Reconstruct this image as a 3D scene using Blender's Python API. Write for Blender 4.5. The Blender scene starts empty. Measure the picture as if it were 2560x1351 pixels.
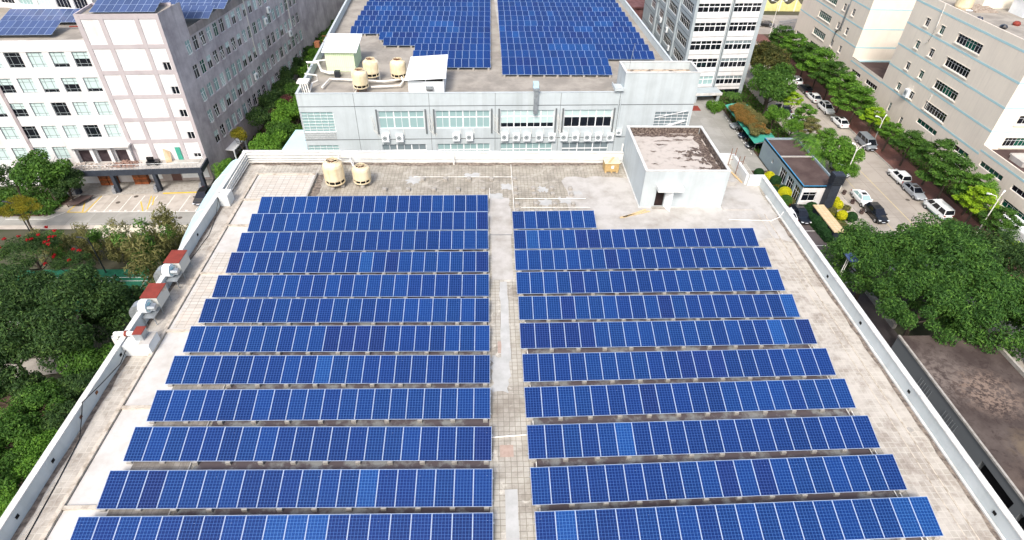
import bpy, math, random
from math import radians, sin, cos, pi, atan2, hypot
from mathutils import Vector, Matrix
random.seed(7)
C = bpy.context.scene.collection
S = bpy.context.scene
# ---------------------------------------------------------------- camera, sky, sun, exposure
cam = bpy.data.cameras.new('camera'); co = bpy.data.objects.new('camera', cam); C.objects.link(co)
R3 = ((0.9990328731, -0.0376493617, 0.0227121993), (0.0062170435, 0.6323080170, 0.7746921453), (0.0435277705, 0.7738017170, -0.6319305626))
co.matrix_world = Matrix(((R3[0][0], R3[1][0], -R3[2][0], 0), (R3[0][1], R3[1][1], -R3[2][1], 0), (R3[0][2], R3[1][2], -R3[2][2], 29.55), (0, 0, 0, 1)))
cam.sensor_width = 36; cam.lens = 1473.93 / 2560 * 36; cam.clip_start = 0.5; cam.clip_end = 1500
S.camera = co
SUN_EL, SUN_AZ = radians(49), radians(-18)      # azimuth east of south
w = bpy.data.worlds.new('World'); S.world = w; w.use_nodes = True
nt = w.node_tree; bg = nt.nodes['Background']
sky = nt.nodes.new('ShaderNodeTexSky'); sky.sky_type = 'NISHITA'; sky.sun_disc = False
sky.sun_elevation = SUN_EL; sky.sun_rotation = pi - SUN_AZ; sky.air_density = 1.0; sky.dust_density = 5.0; sky.ozone_density = 0.7
nt.links.new(sky.outputs[0], bg.inputs[0]); bg.inputs[1].default_value = 0.15
sl = bpy.data.lights.new('sun', 'SUN'); sl.energy = 1.7; sl.angle = radians(12); sl.color = (1, 0.975, 0.945)
so = bpy.data.objects.new('sun', sl); C.objects.link(so)
sd = Vector((sin(SUN_AZ) * cos(SUN_EL), -cos(SUN_AZ) * cos(SUN_EL), sin(SUN_EL)))
so.rotation_euler = sd.to_track_quat('Z', 'Y').to_euler(); so.location = (0, 0, 80)
S.view_settings.view_transform = 'Standard'; S.view_settings.look = 'None'; S.view_settings.exposure = 0.66; S.view_settings.gamma = 1
S.render.engine = 'CYCLES'; S.cycles.use_denoising = True; S.cycles.max_bounces = 6; S.cycles.transparent_max_bounces = 4
G = -20.0
# ---------------------------------------------------------------- materials
def rgb(h):   # sRGB hex -> linear
    c = [int(h[i:i + 2], 16) / 255 for i in (0, 2, 4)]
    return [x / 12.92 if x <= .04045 else ((x + .055) / 1.055) ** 2.4 for x in c] + [1]
def col(c): return rgb(c) if isinstance(c, str) else list(c) + [1]
def newmat(name):
    m = bpy.data.materials.new(name); m.use_nodes = True
    return m, m.node_tree.nodes, m.node_tree.links, m.node_tree.nodes['Principled BSDF']
def mixc(N, L, f, a, b):
    x = N.new('ShaderNodeMix'); x.data_type = 'RGBA'
    for s, v in ((x.inputs[0], f), (x.inputs[6], a), (x.inputs[7], b)):
        if hasattr(v, 'links'): L.new(v, s)
        elif isinstance(v, (int, float)): s.default_value = v
        else: s.default_value = v
    return x.outputs[2]
def coords(N, L, scale=(1, 1, 1), loc=(0, 0, 0), which='Object'):
    t = N.new('ShaderNodeTexCoord'); mp = N.new('ShaderNodeMapping')
    mp.inputs['Scale'].default_value = scale; mp.inputs['Location'].default_value = loc
    L.new(t.outputs[which], mp.inputs[0]); return mp.outputs[0]
def noise(N, L, vec, sc, detail=4, rough=.6, lo=.4, hi=.6, dist=0):
    n = N.new('ShaderNodeTexNoise'); n.inputs['Scale'].default_value = sc; n.inputs['Detail'].default_value = detail
    n.inputs['Roughness'].default_value = rough; n.inputs['Distortion'].default_value = dist
    L.new(vec, n.inputs['Vector'])
    r = N.new('ShaderNodeMapRange'); r.inputs[1].default_value = lo; r.inputs[2].default_value = hi
    L.new(n.outputs['Fac'], r.inputs[0]); return r.outputs[0]
def mul(N, L, a, k):
    x = N.new('ShaderNodeMath'); x.operation = 'MULTIPLY'; L.new(a, x.inputs[0])
    if hasattr(k, 'links'): L.new(k, x.inputs[1])
    else: x.inputs[1].default_value = k
    return x.outputs[0]
def bump(N, L, B, h, d=.02, s=.6):
    b = N.new('ShaderNodeBump'); b.inputs['Distance'].default_value = d; b.inputs['Strength'].default_value = s
    L.new(h, b.inputs['Height']); L.new(b.outputs[0], B.inputs['Normal'])
def mat(name, a, b=None, sc=1.5, rough=.8, metal=0, spec=.3, amt=1., lo=.38, hi=.66, streak=None, samt=.6, ssc=2.5, fine=None, bmp=0, coat=0):
    """plain surface: colour a broken up by patches of b, optional vertical run-off streaks and fine grain"""
    m, N, L, B = newmat(name)
    B.inputs['Roughness'].default_value = rough; B.inputs['Metallic'].default_value = metal; B.inputs['Specular IOR Level'].default_value = spec
    if coat: B.inputs['Coat Weight'].default_value = coat; B.inputs['Coat Roughness'].default_value = .05
    c = col(a)
    v = coords(N, L)
    if b is not None:
        n = noise(N, L, v, sc, 6, .65, lo, hi); c = mixc(N, L, mul(N, L, n, amt), c, col(b))
    if streak is not None:
        n = noise(N, L, coords(N, L, (1, 1, .06)), ssc, 5, .7, .48, .8); c = mixc(N, L, mul(N, L, n, samt), c, col(streak))
    if fine is not None:
        n = noise(N, L, v, 30, 3, .7, .3, .7)
        c = mixc(N, L, mul(N, L, n, .35), c, col(fine))
        if bmp: bump(N, L, B, n, bmp)
    if hasattr(c, 'links'): L.new(c, B.inputs['Base Color'])
    else: B.inputs['Base Color'].default_value = c
    return m
def tilemat(name, a, b, joint, size=(.33, .33), mortar=.02, stain=None, stain_sc=.3, slo=.45, shi=.6, samt=.8, stain2=None, s2sc=1.2, s2lo=.52, s2hi=.62, rough=.85, rot=0, vert=None):
    m, N, L, B = newmat(name); B.inputs['Roughness'].default_value = rough; B.inputs['Specular IOR Level'].default_value = .25
    v = coords(N, L)
    if vert:   # vertical wall: use (x or y, z)
        sp = N.new('ShaderNodeSeparateXYZ'); L.new(v, sp.inputs[0]); cb = N.new('ShaderNodeCombineXYZ')
        ad = N.new('ShaderNodeMath'); ad.operation = 'ADD'; L.new(sp.outputs[0], ad.inputs[0]); L.new(sp.outputs[1], ad.inputs[1])
        L.new(ad.outputs[0], cb.inputs[0]); L.new(sp.outputs[2], cb.inputs[1]); v = cb.outputs[0]
    br = N.new('ShaderNodeTexBrick'); br.offset = 0 if not vert else .5; br.squash = 1
    br.inputs['Scale'].default_value = 1; br.inputs['Brick Width'].default_value = size[0]; br.inputs['Row Height'].default_value = size[1]
    br.inputs['Mortar Size'].default_value = mortar; br.inputs['Mortar Smooth'].default_value = .3; br.inputs['Bias'].default_value = -.1
    wob = N.new('ShaderNodeTexNoise'); wob.inputs['Scale'].default_value = .8; L.new(v, wob.inputs['Vector'])
    va = N.new('ShaderNodeVectorMath'); va.operation = 'MULTIPLY_ADD'; va.inputs[1].default_value = (.06, .06, 0); L.new(wob.outputs['Color'], va.inputs[0]); L.new(v, va.inputs[2])
    L.new(va.outputs[0], br.inputs['Vector'])
    br.inputs['Color1'].default_value = col(a); br.inputs['Color2'].default_value = col(b); br.inputs['Mortar'].default_value = col(joint)
    c = br.outputs['Color']
    n0 = noise(N, L, v, 9, 5, .7, .3, .75); c = mixc(N, L, mul(N, L, n0, .3), c, col(joint))
    if stain is not None:
        n = noise(N, L, v, stain_sc, 8, .68, slo, shi, .4); c = mixc(N, L, mul(N, L, n, samt), c, col(stain))
    if stain2 is not None:
        n = noise(N, L, v, s2sc, 8, .7, s2lo, s2hi, .6); c = mixc(N, L, mul(N, L, n, .75), c, col(stain2))
    L.new(c, B.inputs['Base Color'])
    bump(N, L, B, br.outputs['Fac'], -.012, .5)
    return m
def leafmat(name, dark, light, mid=None):
    m, N, L, B = newmat(name)
    g = N.new('ShaderNodeNewGeometry'); r = N.new('ShaderNodeValToRGB')
    r.color_ramp.elements[0].color = col(dark); r.color_ramp.elements[1].color = col(light)
    if mid is not None: e = r.color_ramp.elements.new(.55); e.color = col(mid)
    n = noise(N, L, coords(N, L), .55, 3, .6, .3, .7)
    ad = N.new('ShaderNodeMath'); ad.operation = 'MULTIPLY_ADD'; ad.inputs[1].default_value = .55; L.new(g.outputs['Random Per Island'], ad.inputs[0]); L.new(mul(N, L, n, .45), ad.inputs[2])
    L.new(ad.outputs[0], r.inputs[0]); L.new(r.outputs[0], B.inputs['Base Color'])
    B.inputs['Roughness'].default_value = .55; B.inputs['Specular IOR Level'].default_value = .2
    t = N.new('ShaderNodeBsdfTranslucent'); L.new(r.outputs[0], t.inputs[0]); mx = N.new('ShaderNodeMixShader'); mx.inputs[0].default_value = .32
    L.new(B.outputs[0], mx.inputs[1]); L.new(t.outputs[0], mx.inputs[2]); L.new(mx.outputs[0], N['Material Output'].inputs[0])
    return m
def pvmat(name, cell, line, lw=.045, rough=.22):
    """glass-covered silicon cells with silver grid lines; object space x 0..1, y 0..1.9"""
    m, N, L, B = newmat(name)
    t = N.new('ShaderNodeTexCoord'); sp = N.new('ShaderNodeSeparateXYZ'); L.new(t.outputs['Object'], sp.inputs[0])
    def grid(o, n, l, wd):
        a = mul(N, L, o, n / l); p = N.new('ShaderNodeMath'); p.operation = 'PINGPONG'; p.inputs[1].default_value = .5; L.new(a, p.inputs[0])
        k = N.new('ShaderNodeMath'); k.operation = 'LESS_THAN'; k.inputs[1].default_value = wd; L.new(p.outputs[0], k.inputs[0]); return k.outputs[0]
    gx, gy = grid(sp.outputs[0], 6, .99, lw), grid(sp.outputs[1], 12, 1.9, lw * .8)
    mx = N.new('ShaderNodeMath'); mx.operation = 'MAXIMUM'; L.new(gx, mx.inputs[0]); L.new(gy, mx.inputs[1])
    bus = mul(N, L, grid(sp.outputs[0], 18, .99, .05), .35)
    m2 = N.new('ShaderNodeMath'); m2.operation = 'MAXIMUM'; L.new(mx.outputs[0], m2.inputs[0]); L.new(bus, m2.inputs[1])
    vo = N.new('ShaderNodeTexVoronoi'); vo.inputs['Scale'].default_value = 45; L.new(t.outputs['Object'], vo.inputs['Vector'])
    oi = N.new('ShaderNodeObjectInfo')
    hs = N.new('ShaderNodeHueSaturation'); hs.inputs['Color'].default_value = col(cell)
    mr = N.new('ShaderNodeMapRange'); mr.inputs[3].default_value = .86; mr.inputs[4].default_value = 1.18; L.new(oi.outputs['Random'], mr.inputs[0]); L.new(mr.outputs[0], hs.inputs['Value'])
    vb = N.new('ShaderNodeMapRange'); vb.inputs[3].default_value = .75; vb.inputs[4].default_value = 1.25
    s2 = N.new('ShaderNodeSeparateColor'); L.new(vo.outputs['Color'], s2.inputs[0]); L.new(s2.outputs[0], vb.inputs[0])
    hv = N.new('ShaderNodeHueSaturation'); L.new(hs.outputs[0], hv.inputs['Color']); L.new(vb.outputs[0], hv.inputs['Value'])
    c = mixc(N, L, m2.outputs[0], hv.outputs[0], col(line)); L.new(c, B.inputs['Base Color'])
    B.inputs['Roughness'].default_value = rough; B.inputs['Specular IOR Level'].default_value = .3
    return m
def glass(name, c, rough=.08): return mat(name, c, rough=rough, spec=.6)
# ---------------------------------------------------------------- mesh builder
class MB:
    """collects faces; with a frame (ox, oy, ux, uy) points are (s along the wall, d outwards, z)"""
    def __init__(s, fr=None): s.v = []; s.f = []; s.m = []; s.fr = fr; s.sm = []
    def pt(s, p):
        if not s.fr: return tuple(p)
        ox, oy, ux, uy = s.fr; return (ox + ux * p[0] + uy * p[1], oy + uy * p[0] - ux * p[1], p[2])
    def face(s, pts, mi=0, sm=False):
        i = len(s.v); s.v += [s.pt(p) for p in pts]; r = list(range(i, i + len(pts)))
        s.f.append(r[::-1] if s.fr else r); s.m.append(mi); s.sm.append(sm)
    def box(s, x0, y0, z0, x1, y1, z1, mi=0, skip=''):
        a, b, c, d = (x0, y0), (x1, y0), (x1, y1), (x0, y1)
        if 't' not in skip: s.face([(*a, z1), (*b, z1), (*c, z1), (*d, z1)], mi)
        if 'b' not in skip: s.face([(*d, z0), (*c, z0), (*b, z0), (*a, z0)], mi)
        for p, q in ((a, b), (b, c), (c, d), (d, a)): s.face([(*p, z0), (*q, z0), (*q, z1), (*p, z1)], mi)
    def bar(s, p, q, r, mi=0, w=None):
        """square bar between two points"""
        s.tube([p, q], r, 4, mi)
    def tube(s, pts, r, n=8, mi=0, cap=True, sm=None):
        sm = n > 4 if sm is None else sm
        pts = [Vector(p) for p in pts]; rings = []; rr = r if isinstance(r, (list, tuple)) else [r] * len(pts)
        for i, p in enumerate(pts):
            t = ((pts[i + 1] - p).normalized() if i < len(pts) - 1 else Vector()) + ((p - pts[i - 1]).normalized() if i else Vector())
            t.normalize(); a = Vector((0, 0, 1)) if abs(t.z) < .9 else Vector((1, 0, 0))
            u = t.cross(a).normalized(); v = u.cross(t)
            rings.append([tuple(p + (u * cos(2 * pi * k / n + pi / 4) + v * sin(2 * pi * k / n + pi / 4)) * rr[i]) for k in range(n)])
        for A, B in zip(rings, rings[1:]):
            for k in range(n): s.face([A[k], A[(k + 1) % n], B[(k + 1) % n], B[k]], mi, sm)
        if cap: s.face(rings[0][::-1], mi); s.face(rings[-1], mi)
    def lathe(s, c, prof, n=24, mi=0, sm=True, arc=None):
        for (r0, z0), (r1, z1) in zip(prof, prof[1:]):
            for k in range(n):
                a, b = 2 * pi * k / n, 2 * pi * (k + 1) / n
                q = [(c[0] + r0 * cos(a), c[1] + r0 * sin(a), c[2] + z0), (c[0] + r0 * cos(b), c[1] + r0 * sin(b), c[2] + z0),
                     (c[0] + r1 * cos(b), c[1] + r1 * sin(b), c[2] + z1), (c[0] + r1 * cos(a), c[1] + r1 * sin(a), c[2] + z1)]
                if r0 < 1e-4: q = q[1:] if r1 > 1e-4 else []
                elif r1 < 1e-4: q = q[:3]
                if q: s.face(q, mi, sm)
    def prism(s, poly, z0, z1, mi=0):
        s.face([(x, y, z1) for x, y in poly], mi); s.face([(x, y, z0) for x, y in poly][::-1], mi)
        for (a, b), (c, d) in zip(poly, poly[1:] + poly[:1]): s.face([(a, b, z0), (c, d, z0), (c, d, z1), (a, b, z1)], mi)
    def wall(s, s0, s1, z0, z1, holes, depth=.18, mi=0, ri=None, d=0):
        """facade sheet at offset d with real openings and their reveals"""
        ri = mi if ri is None else ri
        xs = sorted({s0, s1} | {h[0] for h in holes} | {h[1] for h in holes}); zs = sorted({z0, z1} | {h[2] for h in holes} | {h[3] for h in holes})
        for a, b in zip(xs, xs[1:]):
            for c, e in zip(zs, zs[1:]):
                mx, mz = (a + b) / 2, (c + e) / 2
                if not any(h[0] < mx < h[1] and h[2] < mz < h[3] for h in holes): s.face([(a, d, c), (b, d, c), (b, d, e), (a, d, e)][::-1], mi)
        for a, b, c, e in holes:
            i = d - depth
            s.face([(a, d, c), (b, d, c), (b, i, c), (a, i, c)][::-1], ri); s.face([(a, d, e), (a, i, e), (b, i, e), (b, d, e)][::-1], ri)
            s.face([(a, d, c), (a, i, c), (a, i, e), (a, d, e)][::-1], ri); s.face([(b, d, c), (b, d, e), (b, i, e), (b, i, c)][::-1], ri)
    def mesh(s, name, mats):
        me = bpy.data.meshes.new(name); me.from_pydata(s.v, [], s.f)
        for m in mats: me.materials.append(m)
        if len(mats) > 1: me.polygons.foreach_set('material_index', s.m)
        if any(s.sm): me.polygons.foreach_set('use_smooth', s.sm)
        me.update(); return me
def tag(o, label=None, cat=None, group=None, kind=None):
    for k, v in (('label', label), ('category', cat), ('group', group), ('kind', kind)):
        if v: o[k] = v
    return o
WL = {}
def wl(o): return WL.get(o.name, Vector((0, 0, 0)))
def thing(name, label, cat, loc=(0, 0, 0), rz=0, group=None):
    o = bpy.data.objects.new(name, None); C.objects.link(o); o.location = loc; o.rotation_euler = (0, 0, rz); o.empty_display_size = .3
    WL[o.name] = Vector(loc); return tag(o, label, cat, group)
def put(name, me, parent=None, loc=(0, 0, 0), rz=0, local=False):
    o = bpy.data.objects.new(name, me); C.objects.link(o); o.location = loc; o.rotation_euler = (0, 0, rz)
    if parent:
        o.parent = parent
        if not local: o.matrix_parent_inverse = Matrix.Translation(-wl(parent))
    return o
def part(name, mb, mats, parent=None, local=False):
    if not isinstance(mats, (list, tuple)): mats = [mats]
    return put(name, mb.mesh(name, mats), parent, local=local)
def struct(name, mb, mats): return tag(part(name, mb, mats), kind='structure')
def weld(o):
    import bmesh
    b = bmesh.new(); b.from_mesh(o.data); bmesh.ops.remove_doubles(b, verts=b.verts, dist=.0005); b.to_mesh(o.data); b.free(); return o
def bevel(o, wd=.03, seg=2):
    weld(o); m = o.modifiers.new('bevel', 'BEVEL'); m.width = wd; m.segments = seg; m.limit_method = 'ANGLE'; return o
def dup(root, loc=None, rz=None, label=None, group=None):
    r = root.copy(); C.objects.link(r)
    if loc is not None: r.location = loc
    if rz is not None: r.rotation_euler = (0, 0, rz)
    if label: r['label'] = label
    if group: r['group'] = group
    for ch in root.children:
        c = ch.copy(); C.objects.link(c); c.parent = r
        for g in ch.children:
            d = g.copy(); C.objects.link(d); d.parent = c
    return r
# ---------------------------------------------------------------- palette
def lowroof():
    m, N, L, B = newmat('stained_low_roof'); B.inputs['Roughness'].default_value = .92; B.inputs['Specular IOR Level'].default_value = .2
    v = coords(N, L); c = mixc(N, L, noise(N, L, v, .22, 7, .65, .40, .64), col('433a37'), col('5e5550'))
    c = mixc(N, L, mul(N, L, noise(N, L, v, 1.3, 8, .7, .52, .66, .8), .7), c, col('332927'))
    def near(x, y, r0, r1):
        d = N.new('ShaderNodeVectorMath'); d.operation = 'DISTANCE'; d.inputs[1].default_value = (x, y, -14); L.new(v, d.inputs[0])
        q = N.new('ShaderNodeMapRange'); q.inputs[1].default_value = r1; q.inputs[2].default_value = r0; L.new(d.outputs['Value'], q.inputs[0]); return q.outputs[0]
    for x, y, r0, r1, sc, cc, k in ((47.8, 34.4, 1.6, 3.6, 2.6, '8d7b6e', .8), (48.2, 27.5, .8, 3.4, .8, '7d6e58', .7), (45.0, 23.0, .5, 4.5, .7, '74655a', .6), (44.3, 36.5, .3, 4.5, 1.8, '8b8078', .6)):
        c = mixc(N, L, mul(N, L, mul(N, L, noise(N, L, v, sc, 7, .7, .44, .56, .5), near(x, y, r0, r1)), k), c, col(cc))
    L.new(c, B.inputs['Base Color']); return m
M = {}
M['roof_tile'] = tilemat('roof_tile', 'bdb9af', 'aba79c', '7d786d', (.34, .34), .016, stain='776f65', stain_sc=.35, slo=.47, shi=.66, samt=.75, stain2='d3cec3', s2sc=.8, s2lo=.56, s2hi=.66)
M['roof_old'] = tilemat('roof_old_tile', 'b2ada1', 'a5a093', '7a7468', (.34, .34), .018, stain='6b655c', stain_sc=.5, slo=.42, shi=.66, samt=.6, stain2='c3beb4', s2sc=.7, s2lo=.52, s2hi=.72)
M['roof_side'] = tilemat('roof_side_tile', 'b4aea4', '9b958a', 'beb9af', (.36, .36), .03, stain='7f746b', stain_sc=.9, slo=.44, shi=.66, samt=.7, stain2='bfbab1', s2sc=.35, s2lo=.46, s2hi=.58)
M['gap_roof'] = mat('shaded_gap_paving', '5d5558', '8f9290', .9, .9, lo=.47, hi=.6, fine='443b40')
M['slab'] = mat('white_roof_slab', 'c8c7c4', 'aeaaa3', .6, .85, lo=.45, hi=.75, fine='bdb6ab', streak='a79f94', samt=.3)
M['slab_tile'] = tilemat('white_slab_tile', 'cdc9c1', 'beb8ae', '938a7e', (.55, .34), .02, stain='d2c3b4', stain_sc=.5, slo=.5, shi=.65, samt=.6)
M['curb'] = mat('weathered_curb', 'cfc6b8', '8f8474', 2.2, .9, lo=.45, hi=.7, fine='6f6659')
M['slab_under'] = tilemat('shade_grey_slab_tile', '9c9891', '8c8880', '6f6a62', (.34, .34), .014, stain='6b6560', stain_sc=.6, slo=.45, shi=.6); M['pad'] = mat('cement_pad', 'b7b8b6', '9fa09d', .8, .85, fine='c2c3c1')  # slab_under: stained grey tile, its colour also darkened as shade from the panels
M['pale_conc'] = mat('pale_concrete', 'bfbdb9', '9f9b94', .5, .9, lo=.42, hi=.68, fine='8d877e')
M['white_wall'] = mat('white_painted_wall', 'dcdfdf', 'cdd1d0', .6, .75, streak='aaaaa3', samt=.4, ssc=1.0)
M['grey_wall'] = mat('pale_grey_wall', 'bfc8cb', 'b4bdc0', .4, .75, streak='8f9695', samt=.42, ssc=.9)
M['parapet'] = mat('parapet_paint', 'c9d1d3', 'bcc5c6', .5, .8, streak='8b8e8b', samt=.28, ssc=.8)
M['coping'] = mat('white_coping', 'dfe0de', 'bdbeba', 1.2, .8, streak='9a9a95', samt=.3, fine='b5b5b0')
M['dirt'] = mat('mossy_dirt', '5b534d', '8d8277', 3, .95, lo=.4, hi=.6)
M['alu'] = mat('white_aluminium', '9fb2cf', rough=.4, metal=.0, spec=.5)
M['steel'] = mat('galvanised_steel', 'b6bcc0', '989ea2', 3, .45, metal=.6)
M['conc'] = mat('cast_concrete', 'b0ada7', '918d85', 2.5, .9, fine='8d887f')
M['pipe'] = mat('white_pipe', 'eeede8', 'd6d2c8', 2, .5)
M['cable'] = mat('black_cable', '1d1d20', rough=.6)
M['frp'] = mat('cream_fibreglass', 'e6d9bb', 'd6c5a0', 1.0, .5, streak='b08f62', samt=.5, ssc=2, spec=.45)
M['rust'] = mat('rusty_metal', '8d5a3a', '5f3d2a', 5, .8)
M['black'] = mat('black_void', '0c0c0e', rough=.8)
M['dark_metal'] = mat('dark_metal', '2b3036', '20242a', 2, .5, spec=.4)
M['pv0'] = pvmat('solar_cells', (.0025, .0150, .096), (.048, .132, .37)); M['pv1'] = pvmat('solar_cells_bright', (.0025, .020, .115), (.052, .15, .395))
M['pv2'] = pvmat('solar_cells_light', (.0035, .033, .155), (.065, .19, .46)); M['pv3'] = pvmat('solar_cells_violet', (.0030, .0125, .085), (.054, .115, .335))
M['pvg'] = pvmat('solar_cells_grey', (.055, .085, .19), (.10, .14, .27), .02)
M['stem'] = mat('bamboo_stem', (.10, .10, .03), (.07, .075, .025), 3, .8); M['fan_grey'] = mat('fan_grey', '70787b', '5f676a', 3, .6); M['frame_grey'] = mat('grey_window_frame', '8f989a', '7f888a', 2, .5); M['frame'] = mat('white_window_frame', 'f1f3f3', 'e3e6e6', 2, .5)
M['glass_dark'] = glass('dark_glass', (.008, .010, .016)); M['glass_pale'] = glass('glass_before_blind', (.52, .66, .65), .2)
M['glass_teal'] = glass('teal_glass', (.30, .44, .44), .12); M['glass_green'] = glass('green_glass', (.006, .07, .05)); M['glass_grey'] = glass('grey_glass', (.20, .25, .27), .12)
M['beige'] = mat('beige_render', 'e9dfd0', 'e2d8ca', .25, .85, streak='b8afa6', samt=.3); M['cream'] = mat('cream_render', 'efe8da', 'e9e1d2', .4, .85, streak='d6cdbd', samt=.3)
M['cyan'] = mat('faded_cyan_band', 'a9cfd6', 'b4d3d8', 1, .8); M['pink'] = mat('pinkish_grey_render', 'b5afb1', 'aaa3a6', .5, .85)
M['left_white'] = mat('white_render', 'dfe0e1', 'd3d2d1', .5, .8, streak='b5aba4', samt=.45, ssc=1.0)
M['old_wall'] = mat('weathered_grey_wall', 'd6ced1', 'a1989e', .28, .9, lo=.36, hi=.66, streak='665d63', samt=.55, ssc=.9, fine='988f93')
M['wash'] = mat('blue_grey_render', 'aab4b8', 'a0abb0', .5, .8); M['seam'] = mat('dark_joint', '6a6f71', rough=.9)
M['asphalt'] = mat('asphalt', '67605f', '554d4e', .25, .92, fine='3c3739'); M['brick_pave'] = tilemat('red_brick_paving', '8e635a', '7d564f', '5f4640', (.2, .1), .008, stain='5c4a48', stain_sc=.25, samt=.6)
M['street'] = tilemat('concrete_street', 'a7a097', 'aea79d', '7d776f', (4.2, 5.2), .03, stain='8f887f', stain_sc=.2, samt=.6)
M['drive'] = tilemat('concrete_drive', 'a3a29c', '989791', '7f7e79', (3, 4), .02, stain='86857e', stain_sc=.3, samt=.6)
M['lot'] = tilemat('parking_concrete', 'bdb6ad', 'b2aba1', '978f85', (3.0, 4.2), .02, stain='9d958b', stain_sc=.5, samt=.6)
M['kerb'] = mat('kerb_stone', 'a9a59e', '8e8a83', 2, .9); M['paint_w'] = mat('white_road_paint', 'e6e5e0', 'c9c6bf', 3, .8); M['paint_y'] = mat('yellow_road_paint', 'd5b640', 'c2a648', 3, .8)
M['soil'] = mat('bare_soil', '5c4d3f', '47392f', .6, .95); M['grassm'] = mat('lawn', (.035, .075, .015), (.055, .085, .02), .8, .95)
M['ground'] = mat('ground_cover', (.05, .06, .03), (.09, .08, .06), .12, .95)
M['court'] = mat('green_court', (.02, .16, .09), (.018, .12, .07), .3, .85)
M['brown_roof'] = mat('dark_brown_roof', '4a3b39', '655651', .25, .92, lo=.38, hi=.66, fine='322827'); M['hut_roof'] = mat('lichen_roof', 'bab4ad', '959089', 1.6, .92, lo=.5, hi=.7, fine='b0a295')
M['low_roof'] = lowroof(); M['grey_roof'] = mat('weathered_grey_roof', '8f8a82', 'aaa49a', .35, .92, lo=.4, hi=.6, fine='6d6862')
M['guard'] = mat('slate_blue_render', '8fa0a6', '8797a0', .5, .8); M['blue_trim'] = mat('blue_trim', '3c83ad', rough=.5); M['teal'] = mat('teal_sheet', '45a08c', '3a8c7a', 2, .5)
M['green_sheet'] = mat('pale_green_sheet', 'd7e8c8', 'cbdcbc', 1, .5); M['white_sheet'] = mat('white_sheet', 'f0f4f6', 'e2e8ea', .8, .45); M['sky_sheet'] = mat('pale_blue_sheet', 'b9dbe6', 'aed2df', .8, .35)
M['wood'] = mat('pale_wood', 'd2bb92', 'bda277', 6, .75); M['ply'] = mat('plywood', 'b79d6d', 'a3895b', 4, .8); M['red'] = mat('red_oxide_paint', '8a3c31', '74332a', 1.5, .7)
M['cyan_metal'] = mat('pale_cyan_metal', 'b5e3ea', '93ccd6', 2, .4); M['bark'] = mat('bark', (.10, .08, .06), (.05, .04, .035), 4, .95)
M['navy'] = mat('slate_column_tile', '343b46', '2b313b', 2, .6); M['stone'] = mat('grey_stone', '8f9296', '6f7276', 4, .9)
M['orange'] = mat('orange_sheet', 'd9582a', rough=.7); M['tyre'] = mat('tyre_rubber', '141416', rough=.85); M['rim'] = mat('wheel_rim', 'b9bcc0', rough=.35, metal=.7)
M['lamp_glass'] = mat('headlamp_glass', 'dfe6ea', rough=.15, spec=.6); M['tail'] = mat('tail_lamp', '8d1218', rough=.2, spec=.5); M['plate'] = mat('number_plate', 'cfd6e2', rough=.5)
def paint(n, c): return mat(n, c, rough=.28, spec=.5, coat=.8)
M['car_white'] = paint('white_car_paint', 'eef2f2'); M['car_silver'] = paint('silver_car_paint', '9aa0a6'); M['car_black'] = paint('black_car_paint', '101318'); M['car_navy'] = paint('navy_car_paint', '141c33'); M['car_grey'] = paint('grey_car_paint', '7f868c'); M['van_green'] = paint('grey_green_car_paint', '6d8a86')
# ---------------------------------------------------------------- ground, roads, paths
def sheet(name, poly, z, m):
    b = MB(); b.face([(x, y, z) for x, y in poly]); return struct(name, b, m)
def rect(x0, y0, x1, y1): return [(x0, y0), (x1, y0), (x1, y1), (x0, y1)]
sheet('ground', rect(-500, -200, 600, 700), G - .15, M['ground'])
sheet('asphalt_yard', rect(26.9, -10, 49.2, 76), G, M['asphalt'])
sheet('driveway', rect(27.0, 76.0, 48.2, 119), G, M['drive'])
sheet('street', rect(57.4, 30, 70.4, 205), G, M['street'])
sheet('cross_street', rect(30, 160, 150, 178), G - .004, M['street'])
sheet('near_pavement', [(54.3, 60), (57.4, 60), (57.4, 92), (54.3, 92)], G + .05, M['lot'])
b = MB(); b.box(70.4, 30, G - .1, 70.6, 205, G + .13); b.box(57.3, 30, G - .1, 57.45, 205, G + .12); struct('kerb', b, M['kerb'])
sheet('brick_pavement', rect(70.6, 30, 74.6, 160), G + .11, M['brick_pave'])
sheet('planting_strip', rect(74.6, 30, 79.2, 160), G + .13, M['soil'])
sheet('garden_lawn', [(48.9, 60), (54.3, 60), (54.3, 76.0), (48.9, 76.0)], G + .06, M['grassm'])
sheet('street_garden', rect(48.2, 92.2, 57.3, 125), G + .05, M['soil'])
sheet('roof_garden_soil', rect(44.9, 74.2, 48.4, 87), G + .08, M['soil'])
sheet('parking_lot', [(-75, 70.4), (-24.2, 70.4), (-24.2, 84.2), (-75, 81)], G, M['lot'])
sheet('access_road', rect(-85, 71.4, -24.2, 74.75), G + .004, M['drive'])
sheet('pale_footpath', [(-55.6, 68.3), (-30, 68.3), (-30, 71.3), (-55.6, 71.3)], G + .02, mat('pale_paving', 'd9d2bd', 'c9c2ac', .6, .9))
sheet('porch_lawn', [(-80, 73.6), (-64.5, 73.6), (-63.6, 74.6), (-62.2, 79.2), (-80, 81.5)], G + .05, M['soil'])
sheet('tennis_court', rect(-60, 53.2, -30, 61.3), G + .02, M['court'])
b = MB()
for y in (59.6, 58.9): b.box(-60, y, G + .021, -30, y + .08, G + .028)
for x in (-47.6, -43.4, -52): b.box(x, 54, G + .021, x + .08, 58.9, G + .026)
struct('court_marking', b, M['paint_w'])
sheet('garden_path', [(-62, 41), (-44, 44), (-44, 46.4), (-62, 44.6)], G + .01, M['grey_roof'])
sheet('shrub_soil', rect(-60, 20, -24.2, 41), G, M['soil'])
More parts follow.
